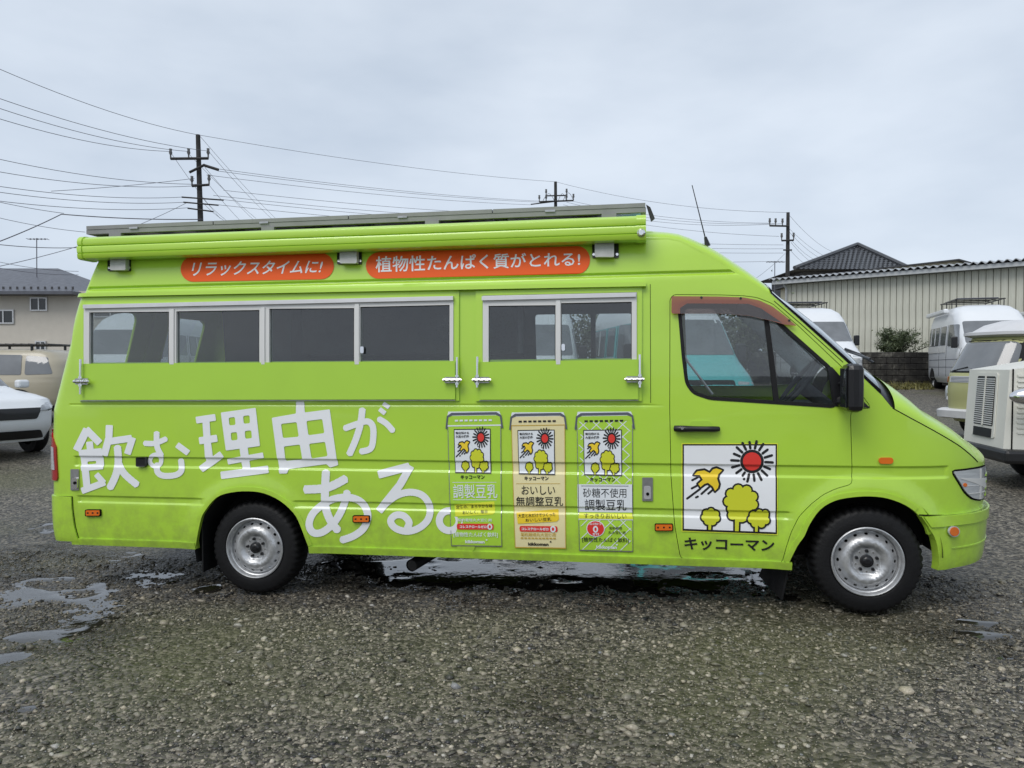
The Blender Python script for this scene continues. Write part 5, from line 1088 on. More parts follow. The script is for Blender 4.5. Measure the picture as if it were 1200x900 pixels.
for k in range(4): sp('vent_slat', fe_, [[(-.36, 1.015 + k * .024), (.36, 1.015 + k * .024), (.36, 1.024 + k * .024), (-.36, 1.024 + k * .024)]], .014, M['grey_vinyl'], t, thick=.004)
for sg in (-1, 1):
    q = fe_(np.array([sg * .60]), np.array([.80]), .0)[0]
    R_ = Matrix.Translation(tuple(q)) @ Matrix.Rotation(-PI / 2 + sg * .28, 4, 'Z')
    h = empty('headlight', (0, 0, 0)); h.parent = t
    E_ = MB(); E_.lathe([(.125, .06), (.132, -.01), (.122, -.03), (.106, -.026)], 28, Matrix.Translation(tuple(q)) @ Matrix.Rotation(PI / 2 + sg * .62, 4, 'Z')); E_.build('rim', M['chrome'], h)
    E_ = MB(); E_.lathe([(0, -.045), (.05, -.041), (.09, -.032), (.108, -.022)], 24, Matrix.Translation(tuple(q)) @ Matrix.Rotation(PI / 2 + sg * .62, 4, 'Z')); E_.build('lens', M['clearlens'], h)
    sp('indicator', fe_, [rpoly([(sg * .52, .99), (sg * .70, .99), (sg * .70, 1.10), (sg * .52, 1.10)], .03)], .02, M['amber'], t)
Sb = Shell([(.36, -2.3, 2.20, .86), (.38, -2.32, 2.26, .90), (.50, -2.32, 2.27, .90), (.53, -2.3, 2.2, .86)], 4.5); Sb.mesh('bumper', M['vwtop'], t, n=80)
for sg in (1, -1):
    fn = S_.side(sg); fl = sg > 0
    for a, b in ((.72, 1.42), (-.35, .55), (-1.30, -.50)):
        sp('window_trim', fn, [rpoly([(a - .03, 1.20), (b + .03, 1.20), (b - (.10 if b > 1 else 0), 1.68), (a - .03, 1.68)], .08)], .006, M['rubber'], t, flip=fl)
        sp('side_window', fn, [rpoly([(a, 1.23), (b, 1.23), (b - (.12 if b > 1 else 0), 1.65), (a, 1.65)], .07)], .012, M['screen_dark'], t, flip=fl)
    sp('door_gap', fn, [[(.66, .5), (.675, .5), (.675, 1.7), (.66, 1.7)]], .004, M['seam'], t, flip=fl, thick=.004); sp('waist_trim', fn, [[(-2, 1.13), (1.9, 1.13), (1.9, 1.15), (-2, 1.15)]], .010, M['chrome'], t, flip=fl)
    for x in (-1.2, 1.2):
        sp('wheel_arch', fn, [[(x + .38 * math.cos(a), max(.31, .33 + .38 * math.sin(a))) for a in np.linspace(-.1, PI + .1, 20)]], .004, M['well'], t, flip=fl, thick=.006); add_wheel(t, x, sg * .82, .32)

# ---- cream van with corrugated sides
t = empty('corrugated_van', base(1384, 9.1), heading(-.985, .17), 'cream vintage van with corrugated side panels, tall narrow grille and round chrome headlight', 'van')
mb = MB(); NX, NW = 2.15, .56
mb.add([(NX, -NW, .50), (NX, NW, .50), (NX - .06, NW, 1.42), (NX - .06, -NW, 1.42), (.95, -.80, .50), (.95, .80, .50), (.95, .80, 1.60), (.95, -.80, 1.60)], [(0, 1, 2, 3), (0, 3, 7, 4), (1, 5, 6, 2), (3, 2, 6, 7), (0, 4, 5, 1), (4, 7, 6, 5)]); mb.build('bonnet', M['cream2'], t)
def Hs(sg):
    def f(u, v, off=0.0): k = (NX - u) / (NX - .95); return np.stack([u + 0 * v, sg * (NW + (.80 - NW) * np.clip(k, 0, 1) + off), v + 0 * u], -1)
    return f
def Hf(u, v, off=0.0): return np.stack([NX - .06 * (v - .5) / .92 + off + 0 * u, u + 0 * v, v + 0 * u], -1)
for sg in (1, -1):
    fn = Hs(sg); fl = sg > 0
    for k in range(12): z = .68 + k * .060; sp('corrugation', fn, [rpoly([(1.0, z), (2.02, z), (2.02, z + .030), (1.0, z + .030)], .014)], .012, M['cream2'], t, flip=fl, thick=.014)
    sp('panel_gap', fn, [[(2.06, .5), (2.075, .5), (2.07, 1.43), (2.055, 1.43)]], .004, M['seam'], t, flip=fl, thick=.004)
    v_ = sp('bonnet_louvre', fn, [rpoly([(1.0, 1.41), (1.95, 1.37), (1.95, 1.43), (1.0, 1.49)], .025)], .008, M['grey_vinyl'], t, flip=fl)
    E_ = MB(); E_.lathe([(0, -.26), (.03, -.25), (.075, -.19), (.10, -.10), (.112, -.02), (.115, .0)], 24, Matrix.Translation((1.96 if sg > 0 else 1.42, sg * .86, 1.12)) @ Matrix.Rotation(PI / 2, 4, 'Z')); hl_ = E_.build('headlight', M['chrome'], t)
    E_ = MB(); E_.lathe([(0, .03), (.06, .02), (.108, -.005)], 24, Matrix.Translation((1.96 if sg > 0 else 1.42, sg * .86, 1.12)) @ Matrix.Rotation(-PI / 2, 4, 'Z') @ Matrix.Scale(-1, 4, (0, 1, 0))); 
    E_ = MB(); E_.lathe([(.112, -.02), (.09, .015), (.05, .03), (0, .036)], 24, Matrix.Translation((1.96 if sg > 0 else 1.42, sg * .86, 1.12)) @ Matrix.Rotation(-PI / 2, 4, 'Z')); E_.build('lens', M['clearlens'], hl_)
    E_ = MB(); E_.tube([(1.75 if sg > 0 else 1.35, sg * .86, 1.03), (1.74, sg * .84, .96), (1.70, sg * .68, .93)], .022, 8); E_.build('bracket', M['cream2'], hl_)
    sp('indicator_plate', fn, [rpoly([(1.50, .55), (1.90, .55), (1.90, .66), (1.50, .66)], .02)], .016, M['cream2'], t, flip=fl)
    E_ = MB(); E_.lathe([(0, -.07), (.03, -.06), (.045, -.02), (.05, 0)], 16, Matrix.Translation((1.74, sg * .66, .605)) @ Matrix.Rotation(0 if sg < 0 else PI, 4, 'Z')); E_.build('indicator', M['amber'], t)
    # body behind the bonnet
gf = sp('grille_surround', Hf, [rpoly([(-.32, .60), (.32, .60), (.29, 1.38), (-.29, 1.38)], .03)], .012, M['cream2'], t)
sp('grille', Hf, [rpoly([(-.27, .74), (.27, .74), (.25, 1.34), (-.25, 1.34)], .03)], .016, M['grille'], t)
for k in range(22): sp('grille_bar', Hf, [[(-.25, .755 + k * .026), (.25, .755 + k * .026), (.25, .767 + k * .026), (-.25, .767 + k * .026)]], .024, M['alu_white'], t, thick=.006)
sp('grille_post', Hf, [[(-.012, .74), (.012, .74), (.012, 1.34), (-.012, 1.34)]], .028, M['cream2'], t)
npl = sp('number_plate', Hf, [rpoly([(-.25, .60), (.25, .60), (.25, .71), (-.25, .71)], .01)], .020, M['grille'], t)
Sc = Shell([(.45, -3.1, 1.0, .95), (1.5, -3.1, .98, .96), (1.6, -3.1, .95, .95), (2.1, -3.05, .72, .90), (2.25, -3.0, .6, .8), (2.32, -2.8, .4, .6)], 8); Sc.mesh('body', M['cream2'], t)
for sg in (1, -1):
    fn = Sc.side(sg)
    for k in range(22): z = .55 + k * .06; sp('corrugation', fn, [rpoly([(-2.9, z), (-.30, z), (-.30, z + .03), (-2.9, z + .03)], .014)], .012, M['cream2'], t, flip=sg > 0, thick=.014)
    sp('side_window', fn, [rpoly([(-.2, 1.5), (.7, 1.5), (.6, 2.02), (-.2, 2.02)], .05)], .012, M['screen_dark'], t, flip=sg > 0)
    for x in (1.25, -1.6): add_wheel(t, x, sg * .74, .33)
    mb = MB(); mb.tube([(.95, sg * .98, 1.62), (1.02, sg * 1.08, 1.70), (1.0, sg * 1.1, 2.0)], .012, 6); mb.lathe([(0, -.03), (.07, -.02), (.08, .0), (0, .02)], 16, Matrix.Translation((1.0, sg * 1.1, 1.92)) @ Matrix.Rotation(PI / 2, 4, 'Z')); mb.build('mirror', M['plastic'], t)
sp('windscreen', Sc.end(1), [rpoly([(-.8, 1.62), (-.04, 1.62), (-.04, 2.08), (-.72, 2.08)], .05)], .012, M['screen_dark'], t); sp('windscreen', Sc.end(1), [rpoly([(.04, 1.62), (.8, 1.62), (.72, 2.08), (.04, 2.08)], .05)], .012, M['screen_dark'], t)
mb = MB(); mb.box((.7, -.74, .34), (2.2, .74, .50), bev=.04); mb.box((-3.0, -.8, .36), (.9, .8, .46)); mb.build('chassis', M['grille'], t)

# ---- cars at the left edge
M['lampdark'] = mat('headlamp_glass', (.50, .52, .55), .08, spec=1, coat=1, noise=.55, nscale=9)
def suv(name, loc_, rz, m, label, rack=False):
    t = empty(name, loc_, rz, label, 'car')
    S_ = Shell([(.26, -2.15, 2.10, .86), (.50, -2.28, 2.26, .92), (.80, -2.30, 2.26, .93), (.93, -2.30, 2.14, .92), (.99, -2.30, 1.80, .90), (1.05, -2.29, 1.20, .88), (1.10, -2.28, .98, .865), (1.40, -2.20, .48, .78), (1.60, -2.0, .12, .70), (1.67, -1.8, -.1, .60), (1.69, -1.4, -.4, .3)], 5)
    S_.mesh('body', m, t, n=96)
    fe_ = S_.end(1)
    sp('windscreen', fe_, [rpoly([(-.74, 1.13), (.74, 1.13), (.62, 1.58), (-.62, 1.58)], .08)], .010, M['screen_dark'], t)
    sp('grille', fe_, [rpoly([(-.42, .62), (.42, .62), (.50, .80), (-.50, .80)], .04)], .012, M['grille'], t)
    sp('lower_grille', fe_, [rpoly([(-.62, .30), (.62, .30), (.50, .44), (-.50, .44)], .04)], .014, M['grille'], t)
    for sg in (1, -1):
        fn = S_.side(sg); fl = sg > 0
        sp('headlight', fe_, [rpoly([(sg * .46, .74), (sg * .88, .78), (sg * .895, .92), (sg * .50, .83)], .03)], .016, M['lampdark'], t, flip=False)
        sp('headlight_lower_trim', fe_, [[(sg * .58, .745), (sg * .88, .785), (sg * .88, .80), (sg * .58, .76)]], .014, M['grille'], t)
        sp('fog_lamp', fe_, [rpoly([(sg * .74, .48), (sg * .86, .48), (sg * .87, .66), (sg * .78, .66)], .03)], .014, M['grille'], t)
        sp('headlight_wrap', fn, [rpoly([(1.74, .85), (2.19, .76), (2.16, .87), (1.70, .93)], .03)], .018, M['clearlens'], t, flip=fl); sp('headlight_trim', fn, [[(1.72, .835), (2.2, .74), (2.2, .76), (1.72, .855)]], .016, M['grille'], t, flip=fl)
        sp('window', fn, [rpoly([(-.42, 1.10), (.86, 1.10), (.36, 1.54), (-.42, 1.56)], .05)], .010, M['screen_dark'], t, flip=fl)
        sp('window', fn, [rpoly([(-1.42, 1.10), (-.50, 1.10), (-.50, 1.56), (-1.36, 1.55)], .05)], .010, M['screen_dark'], t, flip=fl)
        sp('window', fn, [rpoly([(-2.08, 1.12), (-1.50, 1.10), (-1.46, 1.54), (-1.92, 1.50)], .05)], .010, M['screen_dark'], t, flip=fl)
        sp('cladding', fn, [[(-2.1, .28), (2.0, .28), (2.0, .40), (-2.1, .40)]], .012, M['plastic'], t, flip=fl)
        for x in (-1.38, 1.36):
            sp('wheel_arch', fn, [[(x + .43 * math.cos(a), max(.27, .35 + .43 * math.sin(a))) for a in np.linspace(-.2, PI + .2, 24)]], .016, M['plastic'], t, flip=fl, thick=.02); add_wheel(t, x, sg * .93, .35)
        mb = MB(); mb.box((.62, sg * 1.0 - .10, 1.08), (.78, sg * 1.0 + .10, 1.22), bev=.04); mb.build('mirror', m, t)
    if rack:
        mb = MB()
        for y in (-.6, .6): mb.tube([(-1.9, y, 1.79), (.3, y, 1.79)], .022, 6)
        for x in np.linspace(-1.8, .2, 12): mb.tube([(x, -.62, 1.80), (x, .62, 1.80)], .016, 6)
        for x in (-1.5, -.1):
            for y in (-.6, .6): mb.tube([(x, y, 1.60), (x, y, 1.80)], .03, 6)
        mb.build('roof_rack', M['grille'], t)
    return t
suv('parked_car', base(-74, 13.0), heading(.86, -.50), M['whitepaint'], 'white SUV with its front corner showing at the left edge behind the green van')
suv('parked_car', base(-14, 18.2), heading(-1, .05), M['beige'], 'beige SUV with black roof rack behind the white SUV at the left edge', True)

# ---- warehouse with ribbed wall and corrugated roof edge
M['siding'] = mat('cream_ribbed_cladding', (.60, .60, .51), .55, noise=.22, nscale=3, bump=.05, bscale=6, nstretch=(3, 3, .4))
M['roofing'] = mat('corrugated_roofing', (.42, .44, .46), .5, noise=.25, nscale=6)
M['fascia'] = mat('pale_fascia', (.50, .52, .53), .5, noise=.15, nscale=4)
A_, B_ = loc(921, 333, 34), loc(1200, 313.5, 28); dW = Vector((B_.x - A_.x, B_.y - A_.y, 0)); Lw = dW.length; dW /= Lw
ww = wpos(A_.x, A_.y); gz = float(G(ww[0], ww[1])) - .1
wh = empty('warehouse', (ww[0], ww[1], gz), YAW + math.atan2(dW.y, dW.x), 'long low cream warehouse with vertical ribbed wall and wavy roof edge on the right', 'warehouse')
hA, hB = A_.z - gz, B_.z - gz; HWL = (hA + hB) / 2; print('warehouse', Lw, hA, hB)
pitch_ = Lw / 37; nP = 62
mb = MB(); mb.box((0, .05, 0), (pitch_ * nP, 9, HWL + .1)); mb.build('wall', mat('cladding_joint', (.20, .20, .16), .8), wh)
me = None
for k in range(nP):
    if me is None:
        mb = MB(); g_ = .012; w_ = pitch_
        mb.add([(g_, .05, 0), (g_, .012, 0), (g_ + .03, 0, 0), (w_ - g_ - .03, 0, 0), (w_ - g_, .012, 0), (w_ - g_, .05, 0)] + [(x, y, HWL) for x, y in ((g_, .05), (g_, .012), (g_ + .03, 0), (w_ - g_ - .03, 0), (w_ - g_, .012), (w_ - g_, .05))], [(i, i + 1, i + 7, i + 6) for i in range(5)])
        o = mb.build('wall_panel', M['siding'], wh, recalc=False); me = o.data
    else: o = bpy.data.objects.new('wall_panel', me); COL.objects.link(o); o.parent = wh
    o.location = (k * pitch_, random.uniform(-.004, .004), 0)
mb = MB(); mb.box((-.45, -.42, HWL + .0), (pitch_ * nP, -.36, HWL + .16)); mb.box((-.45, -.36, HWL + .02), (pitch_ * nP, .05, HWL + .05)); mb.build('fascia', M['fascia'], wh)
xs = np.arange(-.55, pitch_ * nP, .02); v = []; f = []
for x in xs:
    zz0 = HWL + .24 + .045 * math.sin(2 * PI * x / .27); v += [(x, -.52, zz0), (x, -.52, zz0 - .03), (x, 8, zz0 + .50)]
for i in range(len(xs) - 1): a = 3 * i; f += [(a, a + 3, a + 5, a + 2), (a + 1, a + 4, a + 3, a)]
mb = MB(); mb.add(v, f); mb.build('roof', M['roofing'], wh, recalc=False)
mb = MB(); mb.tube([(.06, -.10, 0), (.06, -.10, HWL - .2), (.0, -.30, HWL + .02)], .05, 8); mb.build('downpipe', M['fascia'], wh)

def prism(name, pts, Z, depth, m, parent=None, o3=None):
    "an upright slab with the photographed outline, at its real distance, with real depth"
    P_ = [loc(a, b, Z) for a, b in pts]; n = len(P_); v = [(p.x, p.y, p.z) for p in P_] + [(p.x, p.y + depth, p.z) for p in P_]
    f = [tuple(range(n)), tuple(range(2 * n - 1, n - 1, -1))] + [(i, (i + 1) % n, n + (i + 1) % n, n + i) for i in range(n)]
    mb = MB(); mb.add([tuple(Vector(q) - o3) for q in v], f); return mb.build(name, m, parent)
def camframe(name, px, Z, label, cat, group=None):
    q = loc(px, 430, Z); w_ = wpos(q.x, q.y); z = float(G(w_[0], w_[1])); t = empty(name, (w_[0], w_[1], z), YAW, label, cat, group); return t, Vector((q.x, q.y, z))
M['creamwall'] = mat('cream_render', (.56, .52, .38), .7, noise=.08, nscale=2); M['darkwood'] = mat('dark_eaves', (.05, .05, .055), .6)
M['tile'] = mat('dark_roof_tile', (.085, .09, .10), .32, noise=.35, nscale=8)
t, o3 = camframe('warehouse_upper_building', 1060, 44, 'cream upper storey with thin dark roof line rising behind the warehouse roof', 'building')
prism('wall', [(972, 345), (972, 320.5), (1124, 304), (1148, 311), (1260, 309), (1260, 345)], 44, 8, M['creamwall'], t, o3); prism('roof', [(966, 321), (1124, 303.2), (1147, 309.5), (1147, 311), (1124, 304.8), (966, 322.4)], 43.7, 9, M['darkwood'], t, o3)
t, o3 = camframe('tiled_house', 1000, 52, 'house with dark tiled hip roof behind the warehouse', 'house')
e0, e1, ap = loc(931, 316, 50), loc(1066, 308.5, 50), loc(1005, 289, 54); bk0, bk1 = e0 + Vector((0, 8, 0)), e1 + Vector((0, 8, 0)); e1.z = e0.z; bk0.z = bk1.z = e0.z
mb = MB(); mb.add([tuple(q - o3) for q in (e0, e1, bk1, bk0, ap)], [(0, 1, 4), (1, 2, 4), (2, 3, 4), (3, 0, 4), (0, 3, 2, 1)]); rf_ = mb.build('roof', M['darkwood'], t)
mb = MB(); nr = 13
for r_ in range(nr):
    u0, u1 = r_ / nr, (r_ + 1.15) / nr; L0, R0 = e0.lerp(ap, u0), e1.lerp(ap, u0); L1, R1 = e0.lerp(ap, min(u1, 1)), e1.lerp(ap, min(u1, 1)); wd = (R0 - L0).length; nc = max(2, int(wd / .30))
    for c in range(nc):
        a, b = c / nc, (c + .93) / nc; up = Vector((0, -.05, .09)); dn = Vector((0, -.02, .03)); q0, q1, q2, q3 = L0.lerp(R0, a), L0.lerp(R0, b), L1.lerp(R1, b), L1.lerp(R1, a); m0 = q0.lerp(q1, .5); m1 = q3.lerp(q2, .5)
        mb.add([tuple(q - o3) for q in (q0 + up, m0 + up * .35, q1 + up, q2 + dn, m1 + dn, q3 + dn)], [(0, 1, 4, 5), (1, 2, 3, 4)])
tg = mb.build('roof_tiles', M['tile'], t, recalc=False); tg['kind'] = 'stuff'
mb = MB(); mb.tube([tuple(e0 - o3 + Vector((0, 0, .12))), tuple(ap - o3 + Vector((0, 0, .18)))], .14, 6); mb.tube([tuple(e1 - o3 + Vector((0, 0, .12))), tuple(ap - o3 + Vector((0, 0, .18)))], .14, 6); mb.build('ridge_tiles', M['tile'], t)
prism('wall', [(940, 400), (940, 316), (1056, 316), (1056, 400)], 51, 6, M['darkwood'], t, o3)

# ---- dark stained block wall with a wispy bush above it
m, t_, b_, K_ = node_mat('stained_block'); A = t_.nodes.new
tcn = A('ShaderNodeTexCoord'); gm = A('ShaderNodeNewGeometry'); nn = A('ShaderNodeTexNoise'); nn.inputs['Scale'].default_value = 1.4; nn.inputs['Detail'].default_value = 8; nn.inputs['Roughness'].default_value = .7; K_(gm.outputs['Position'], nn.inputs[0])
cr = A('ShaderNodeValToRGB'); e = cr.color_ramp.elements; e[0].position = .42; e[0].color = (.012, .011, .010, 1); e[1].position = .66; e[1].color = (.22, .21, .18, 1); q = e.new(.54); q.color = (.045, .042, .036, 1); K_(nn.outputs[0], cr.inputs[0]); K_(cr.outputs[0], b_.inputs['Base Color']); b_.inputs['Roughness'].default_value = .7; M['block'] = m
t, o3 = camframe('block_wall', 1030, 26, 'low dark stained concrete block wall below the warehouse', 'wall')
x0 = loc(880, 430, 26).x - o3.x; x1 = loc(1330, 430, 26).x - o3.x; me = None; BW, BH = .40, .20
topz = loc(1030, 412.5, 26).z - o3.z; rows_ = int(math.ceil(topz / BH)) + 1; print('blockwall rows', rows_, topz)
mb = MB(); mb.box((x0, .03, -.3), (x1, .13, topz - .02)); mb.build('mortar', M['under'], t)
for r_ in range(rows_):
    for c in range(int((x1 - x0) / BW)):
        if me is None: mb = MB(); mb.box((.006, 0, .006), (BW - .006, .14, BH - .006), bev=.012); o = mb.build('block', M['block'], t); me = o.data
        else: o = bpy.data.objects.new('block', me); COL.objects.link(o); o.parent = t
        o.location = (x0 + c * BW + (BW / 2 if r_ % 2 else 0), random.uniform(-.006, .006), topz - (r_ + 1) * BH)
def leafy(n, sampler, size, asp=3.5, up=0.0):
    c = np.array([sampler() for _ in range(n)]); d = rng.normal(0, 1, (n, 3)); d[:, 2] = d[:, 2] * .7 + up; d /= np.linalg.norm(d, axis=1, keepdims=True); e_ = np.cross(d, rng.normal(0, 1, (n, 3))); e_ /= np.linalg.norm(e_, axis=1, keepdims=True)
    s_ = size * rng.uniform(.6, 1.4, (n, 1)); v = np.stack([c - e_ * s_ / asp, c + d * s_ * .5 + e_ * s_ / asp * .2, c + d * s_, c + e_ * s_ / asp], 1).reshape(-1, 3); f = np.arange(4 * n).reshape(n, 4); return v, f
def leaf_mat(name, c1, c2):
    m, t_, b_, K_ = node_mat(name); A = t_.nodes.new; g_ = A('ShaderNodeNewGeometry'); cr = A('ShaderNodeValToRGB'); cr.color_ramp.elements[0].color = (*c1, 1); cr.color_ramp.elements[1].color = (*c2, 1)
    K_(g_.outputs['Random Per Island'], cr.inputs[0]); K_(cr.outputs[0], b_.inputs['Base Color']); b_.inputs['Roughness'].default_value = .55; return m
M['leaf'] = leaf_mat('bush_leaf', (.035, .055, .022), (.12, .15, .07)); M['leaf2'] = leaf_mat('hedge_leaf', (.03, .05, .02), (.11, .13, .055)); M['bark'] = mat('bark', (.06, .05, .04), .9, noise=.4, nscale=12)
def plant(name, px, Z, w_, h, nl, size, label, cat, z0=None, m='leaf', wisp=False, group=None):
    t, o3 = camframe(name, px, Z, label, cat, group)
    if z0 is not None: t.location.z = z0
    tips = [(rng.normal(0, w_ * .40), rng.normal(0, w_ * .35), h * rng.uniform(.45, 1)) for _ in range(26)]
    mb = MB()
    for q in tips[:14]: mb.tube([(0, 0, -.3), (q[0] * .4, q[1] * .4, q[2] * .5), q], [.03, .016, .006], 5)
    mb.build('stem', M['bark'], t)
    def smp():
        k = rng.integers(len(tips)); u = rng.uniform(.25, 1.0) if not wisp else rng.uniform(.1, 1.08); q = tips[k]; b = (q[0] * u, q[1] * u, q[2] * (1 - max(0, 1 - u) ** 1.6)); s_ = w_ * (.11 if not wisp else .07); return (b[0] + rng.normal(0, s_), b[1] + rng.normal(0, s_), max(0, b[2] + rng.normal(0, s_ * .8)))
    v, f = leafy(nl, smp, size, 3.0 if not wisp else 7, .3 if not wisp else .6); mesh_np('foliage', v, f, M[m], t)
    return t
zt2 = loc(1045, 413, 26.6).z
plant('bush', 1047, 26.9, 1.05, loc(1045, 383, 26.6).z - zt2 + .25, 8500, .12, 'wispy grey-green bush growing above the dark block wall', 'bush', z0=zt2 - .35, wisp=True)
for i, (px, Z, w_, h) in enumerate([(660, 27, 3.2, 2.9), (735, 28, 3.4, 2.7), (810, 27, 3.2, 2.9), (872, 28, 2.2, 2.5), (590, 29, 3, 2.6)]):
    plant('tree', px, Z, w_, h, 5000, .16, ['bushy green tree seen through the right-hand sliding windows', 'bushy green tree behind the green van\'s door pillar', 'bushy green tree seen through the cab window beside the turquoise van', 'low bushy tree seen through the front of the cab window', 'bushy green tree hidden mostly by the green van\'s dark windows'][i], 'tree', m='leaf2', group='trees behind the green van')
# weeds along the wall foot
q = []
for _ in range(1800):
    px = rng.uniform(970, 1095); Z = rng.uniform(23.8, 25.8); l = loc(px, 430, Z); w_ = wpos(l.x, l.y); q.append((w_[0], w_[1], float(G(w_[0], w_[1])) + rng.uniform(-.01, .02)))
qi = iter(q); v, f = leafy(1800, lambda: next(qi), .16, 5, 1.2); wd_ = mesh_np('weeds', v, f, leaf_mat('weed_leaf', (.06, .06, .02), (.22, .20, .06))); tag(wd_, 'low yellow-green weeds along the foot of the dark block wall', 'weeds', kind='stuff')

# ---- house at the left
M['stucco'] = mat('grey_beige_stucco', (.58, .54, .47), .8, noise=.06, nscale=3); M['slate'] = mat('grey_slate_roof', (.10, .105, .125), .45, noise=.2, nscale=5)
t, o3 = camframe('house', 20, 36, 'two-storey grey-beige house with dark slate roof at the left edge', 'house')
prism('wall', [(-120, 470), (-120, 341), (205, 341), (205, 470)], 36, 8, M['stucco'], t, o3)
ea, eb = loc(-130, 341, 35.2), loc(84, 337.5, 35.2); ra, rb2 = loc(22, 314.5, 40), loc(68, 313.5, 40); eb.z = ea.z; rb2.z = ra.z
b1, b2 = ea + Vector((0, 9.6, 0)), eb + Vector((0, 9.6, 0)); mb = MB(); th_ = Vector((0, 0, -.14))
V6 = [ea, eb, b2, b1, ra - Vector((3, 0, 0)), rb2]; mb.add([tuple(p - o3) for p in V6] + [tuple(p + th_ - o3) for p in V6[:4]], [(0, 1, 5, 4), (1, 2, 5), (2, 3, 4, 5), (3, 0, 4), (9, 8, 7, 6), (0, 6, 7, 1), (1, 7, 8, 2)]); rf_ = mb.build('roof', M['slate'], t)
mb = MB()
for k in range(26): q0 = ea.lerp(eb, (k + .5) / 26) - o3; mb.box((q0.x - .04, q0.y + .35, q0.z + .10), (q0.x + .04, q0.y + .40, q0.z + .24))
sg_ = mb.build('snow_guards', M['darkwood'], rf_); sg_['kind'] = 'stuff'
for (a, b, c, d) in ((36, 348.5, 56, 364.5), (-8, 363, 17, 379.5), (42, 399.5, 54.5, 411), (110, 352, 150, 372)):
    p0, p1 = loc(a, d, 36) - o3, loc(c, b, 36) - o3; y = p0.y
    mb = MB(); w_ = .06
    for bb in (((p0.x, y - .07, p0.z), (p1.x, y - .003, p0.z + w_)), ((p0.x, y - .07, p1.z - w_), (p1.x, y - .003, p1.z)), ((p0.x, y - .07, p0.z + w_), (p0.x + w_, y - .003, p1.z - w_)), ((p1.x - w_, y - .07, p0.z + w_), (p1.x, y - .003, p1.z - w_)), (((p0.x + p1.x) / 2 - .03, y - .06, p0.z + w_), ((p0.x + p1.x) / 2 + .03, y - .003, p1.z - w_))): mb.box(*bb)
    wn = mb.build('window', M['alu'], t); 
    for k in range(2):
        xa2, xb2 = (p0.x + w_, (p0.x + p1.x) / 2 - .03) if k == 0 else ((p0.x + p1.x) / 2 + .03, p1.x - w_); mb = MB(); mb.box((xa2, y - .03, p0.z + w_), (xb2, y - .02, p1.z - w_)); mb.build('pane', M['darkglass'], wn)

# ---- poles and overhead wires
M['pole'] = mat('dark_utility_pole', (.035, .034, .033), .8, noise=.3, nscale=4); M['wire'] = mat('wire', (.10, .10, .12), .6); M['insul'] = mat('insulator', (.10, .10, .10), .35)
def pole(px_b, px_t, py_t, Z, label, arms):
    t, o3 = camframe('utility_pole', px_b, Z, label, 'utility pole', 'utility poles'); tp = loc(px_t, py_t, Z) - o3
    mb = MB(); mb.tube([(0, 0, -.2), tuple(tp)], [.15, .085], 12); mb.build('pole_shaft', M['pole'], t)
    for (xa, ya, xb, yb, r, ins) in arms:
        a, b = loc(xa, ya, Z - .18) - o3, loc(xb, yb, Z - .18) - o3; mb = MB(); mb.tube([tuple(a), tuple(b)], r, 6); am = mb.build('crossarm', M['pole'], t)
        for u in ins:
            p = a.lerp(b, u); mb = MB(); mb.tube([tuple(p), tuple(p + Vector((0, 0, .14))), tuple(p + Vector((0, 0, .22))), tuple(p + Vector((0, 0, .30))), tuple(p + Vector((0, 0, .38)))], [.03, .03, .07, .05, .06], 8); mb.build('insulator', M['insul'], am)
    return t
pole(240.5, 232, 158, 30, 'tall dark utility pole with crossarms behind the rear of the green van', [(200, 186, 244, 185.6, .055, (0, .48, 1)), (222, 202, 240, 193, .05, ()), (240, 194, 256, 199, .06, ()), (225, 218, 245, 216.5, .05, (0, 1)), (213, 231, 262, 234.5, .03, ()), (215, 237, 256, 240.5, .03, ()), (220, 244, 250, 248, .03, ())])
pole(652, 651, 213, 45, 'utility pole top with drooping jumper wires just above the solar panels', [(632, 236.5, 672, 235, .05, (0, .2, .8, 1)), (622, 239.5, 655, 235.5, .035, ()), (640, 229.5, 664, 229, .04, (0, 1))])
pole(922, 923.5, 249, 40, 'utility pole with crossarms at the left end of the warehouse', [(902, 264.5, 925, 265, .05, (0, .3, .65)), (916, 282, 930, 281.5, .05, (0, 1)), (918, 293, 928, 293, .04, ())])
WL = []
def wire(a, b, sag=0.0, r=.011, n=14, grp='overhead wires'):
    (xa, ya, Za), (xb, yb, Zb) = a, b; p, q = Vector(at(xa, ya, Za)), Vector(at(xb, yb, Zb)); pts = []
    sag *= .45; r *= .8
    for i in range(n + 1): u = i / n; c = p.lerp(q, u); c.z -= sag * 4 * u * (1 - u); pts.append(c)
    o = pts[0].copy(); mb = MB(); mb.tube([c - o for c in pts], r, 4); w_ = mb.build('overhead_wire', M['wire'], recalc=False); w_.location = o
    WL.append((w_, (ya + yb) / 2)); side = 'left of the tall pole' if max(xa, xb) < 262 and min(xa, xb) < 150 else ('sloping down beside the tall pole' if max(xa, xb) < 420 else ('from tall pole to middle pole' if max(xa, xb) < 700 else ('from middle pole to warehouse pole' if max(xa, xb) < 935 else 'dropping from the warehouse pole')))
    tag(w_, 'thin dark overhead wire ' + side, 'wire', 'wires ' + side)
PZ = 29.8
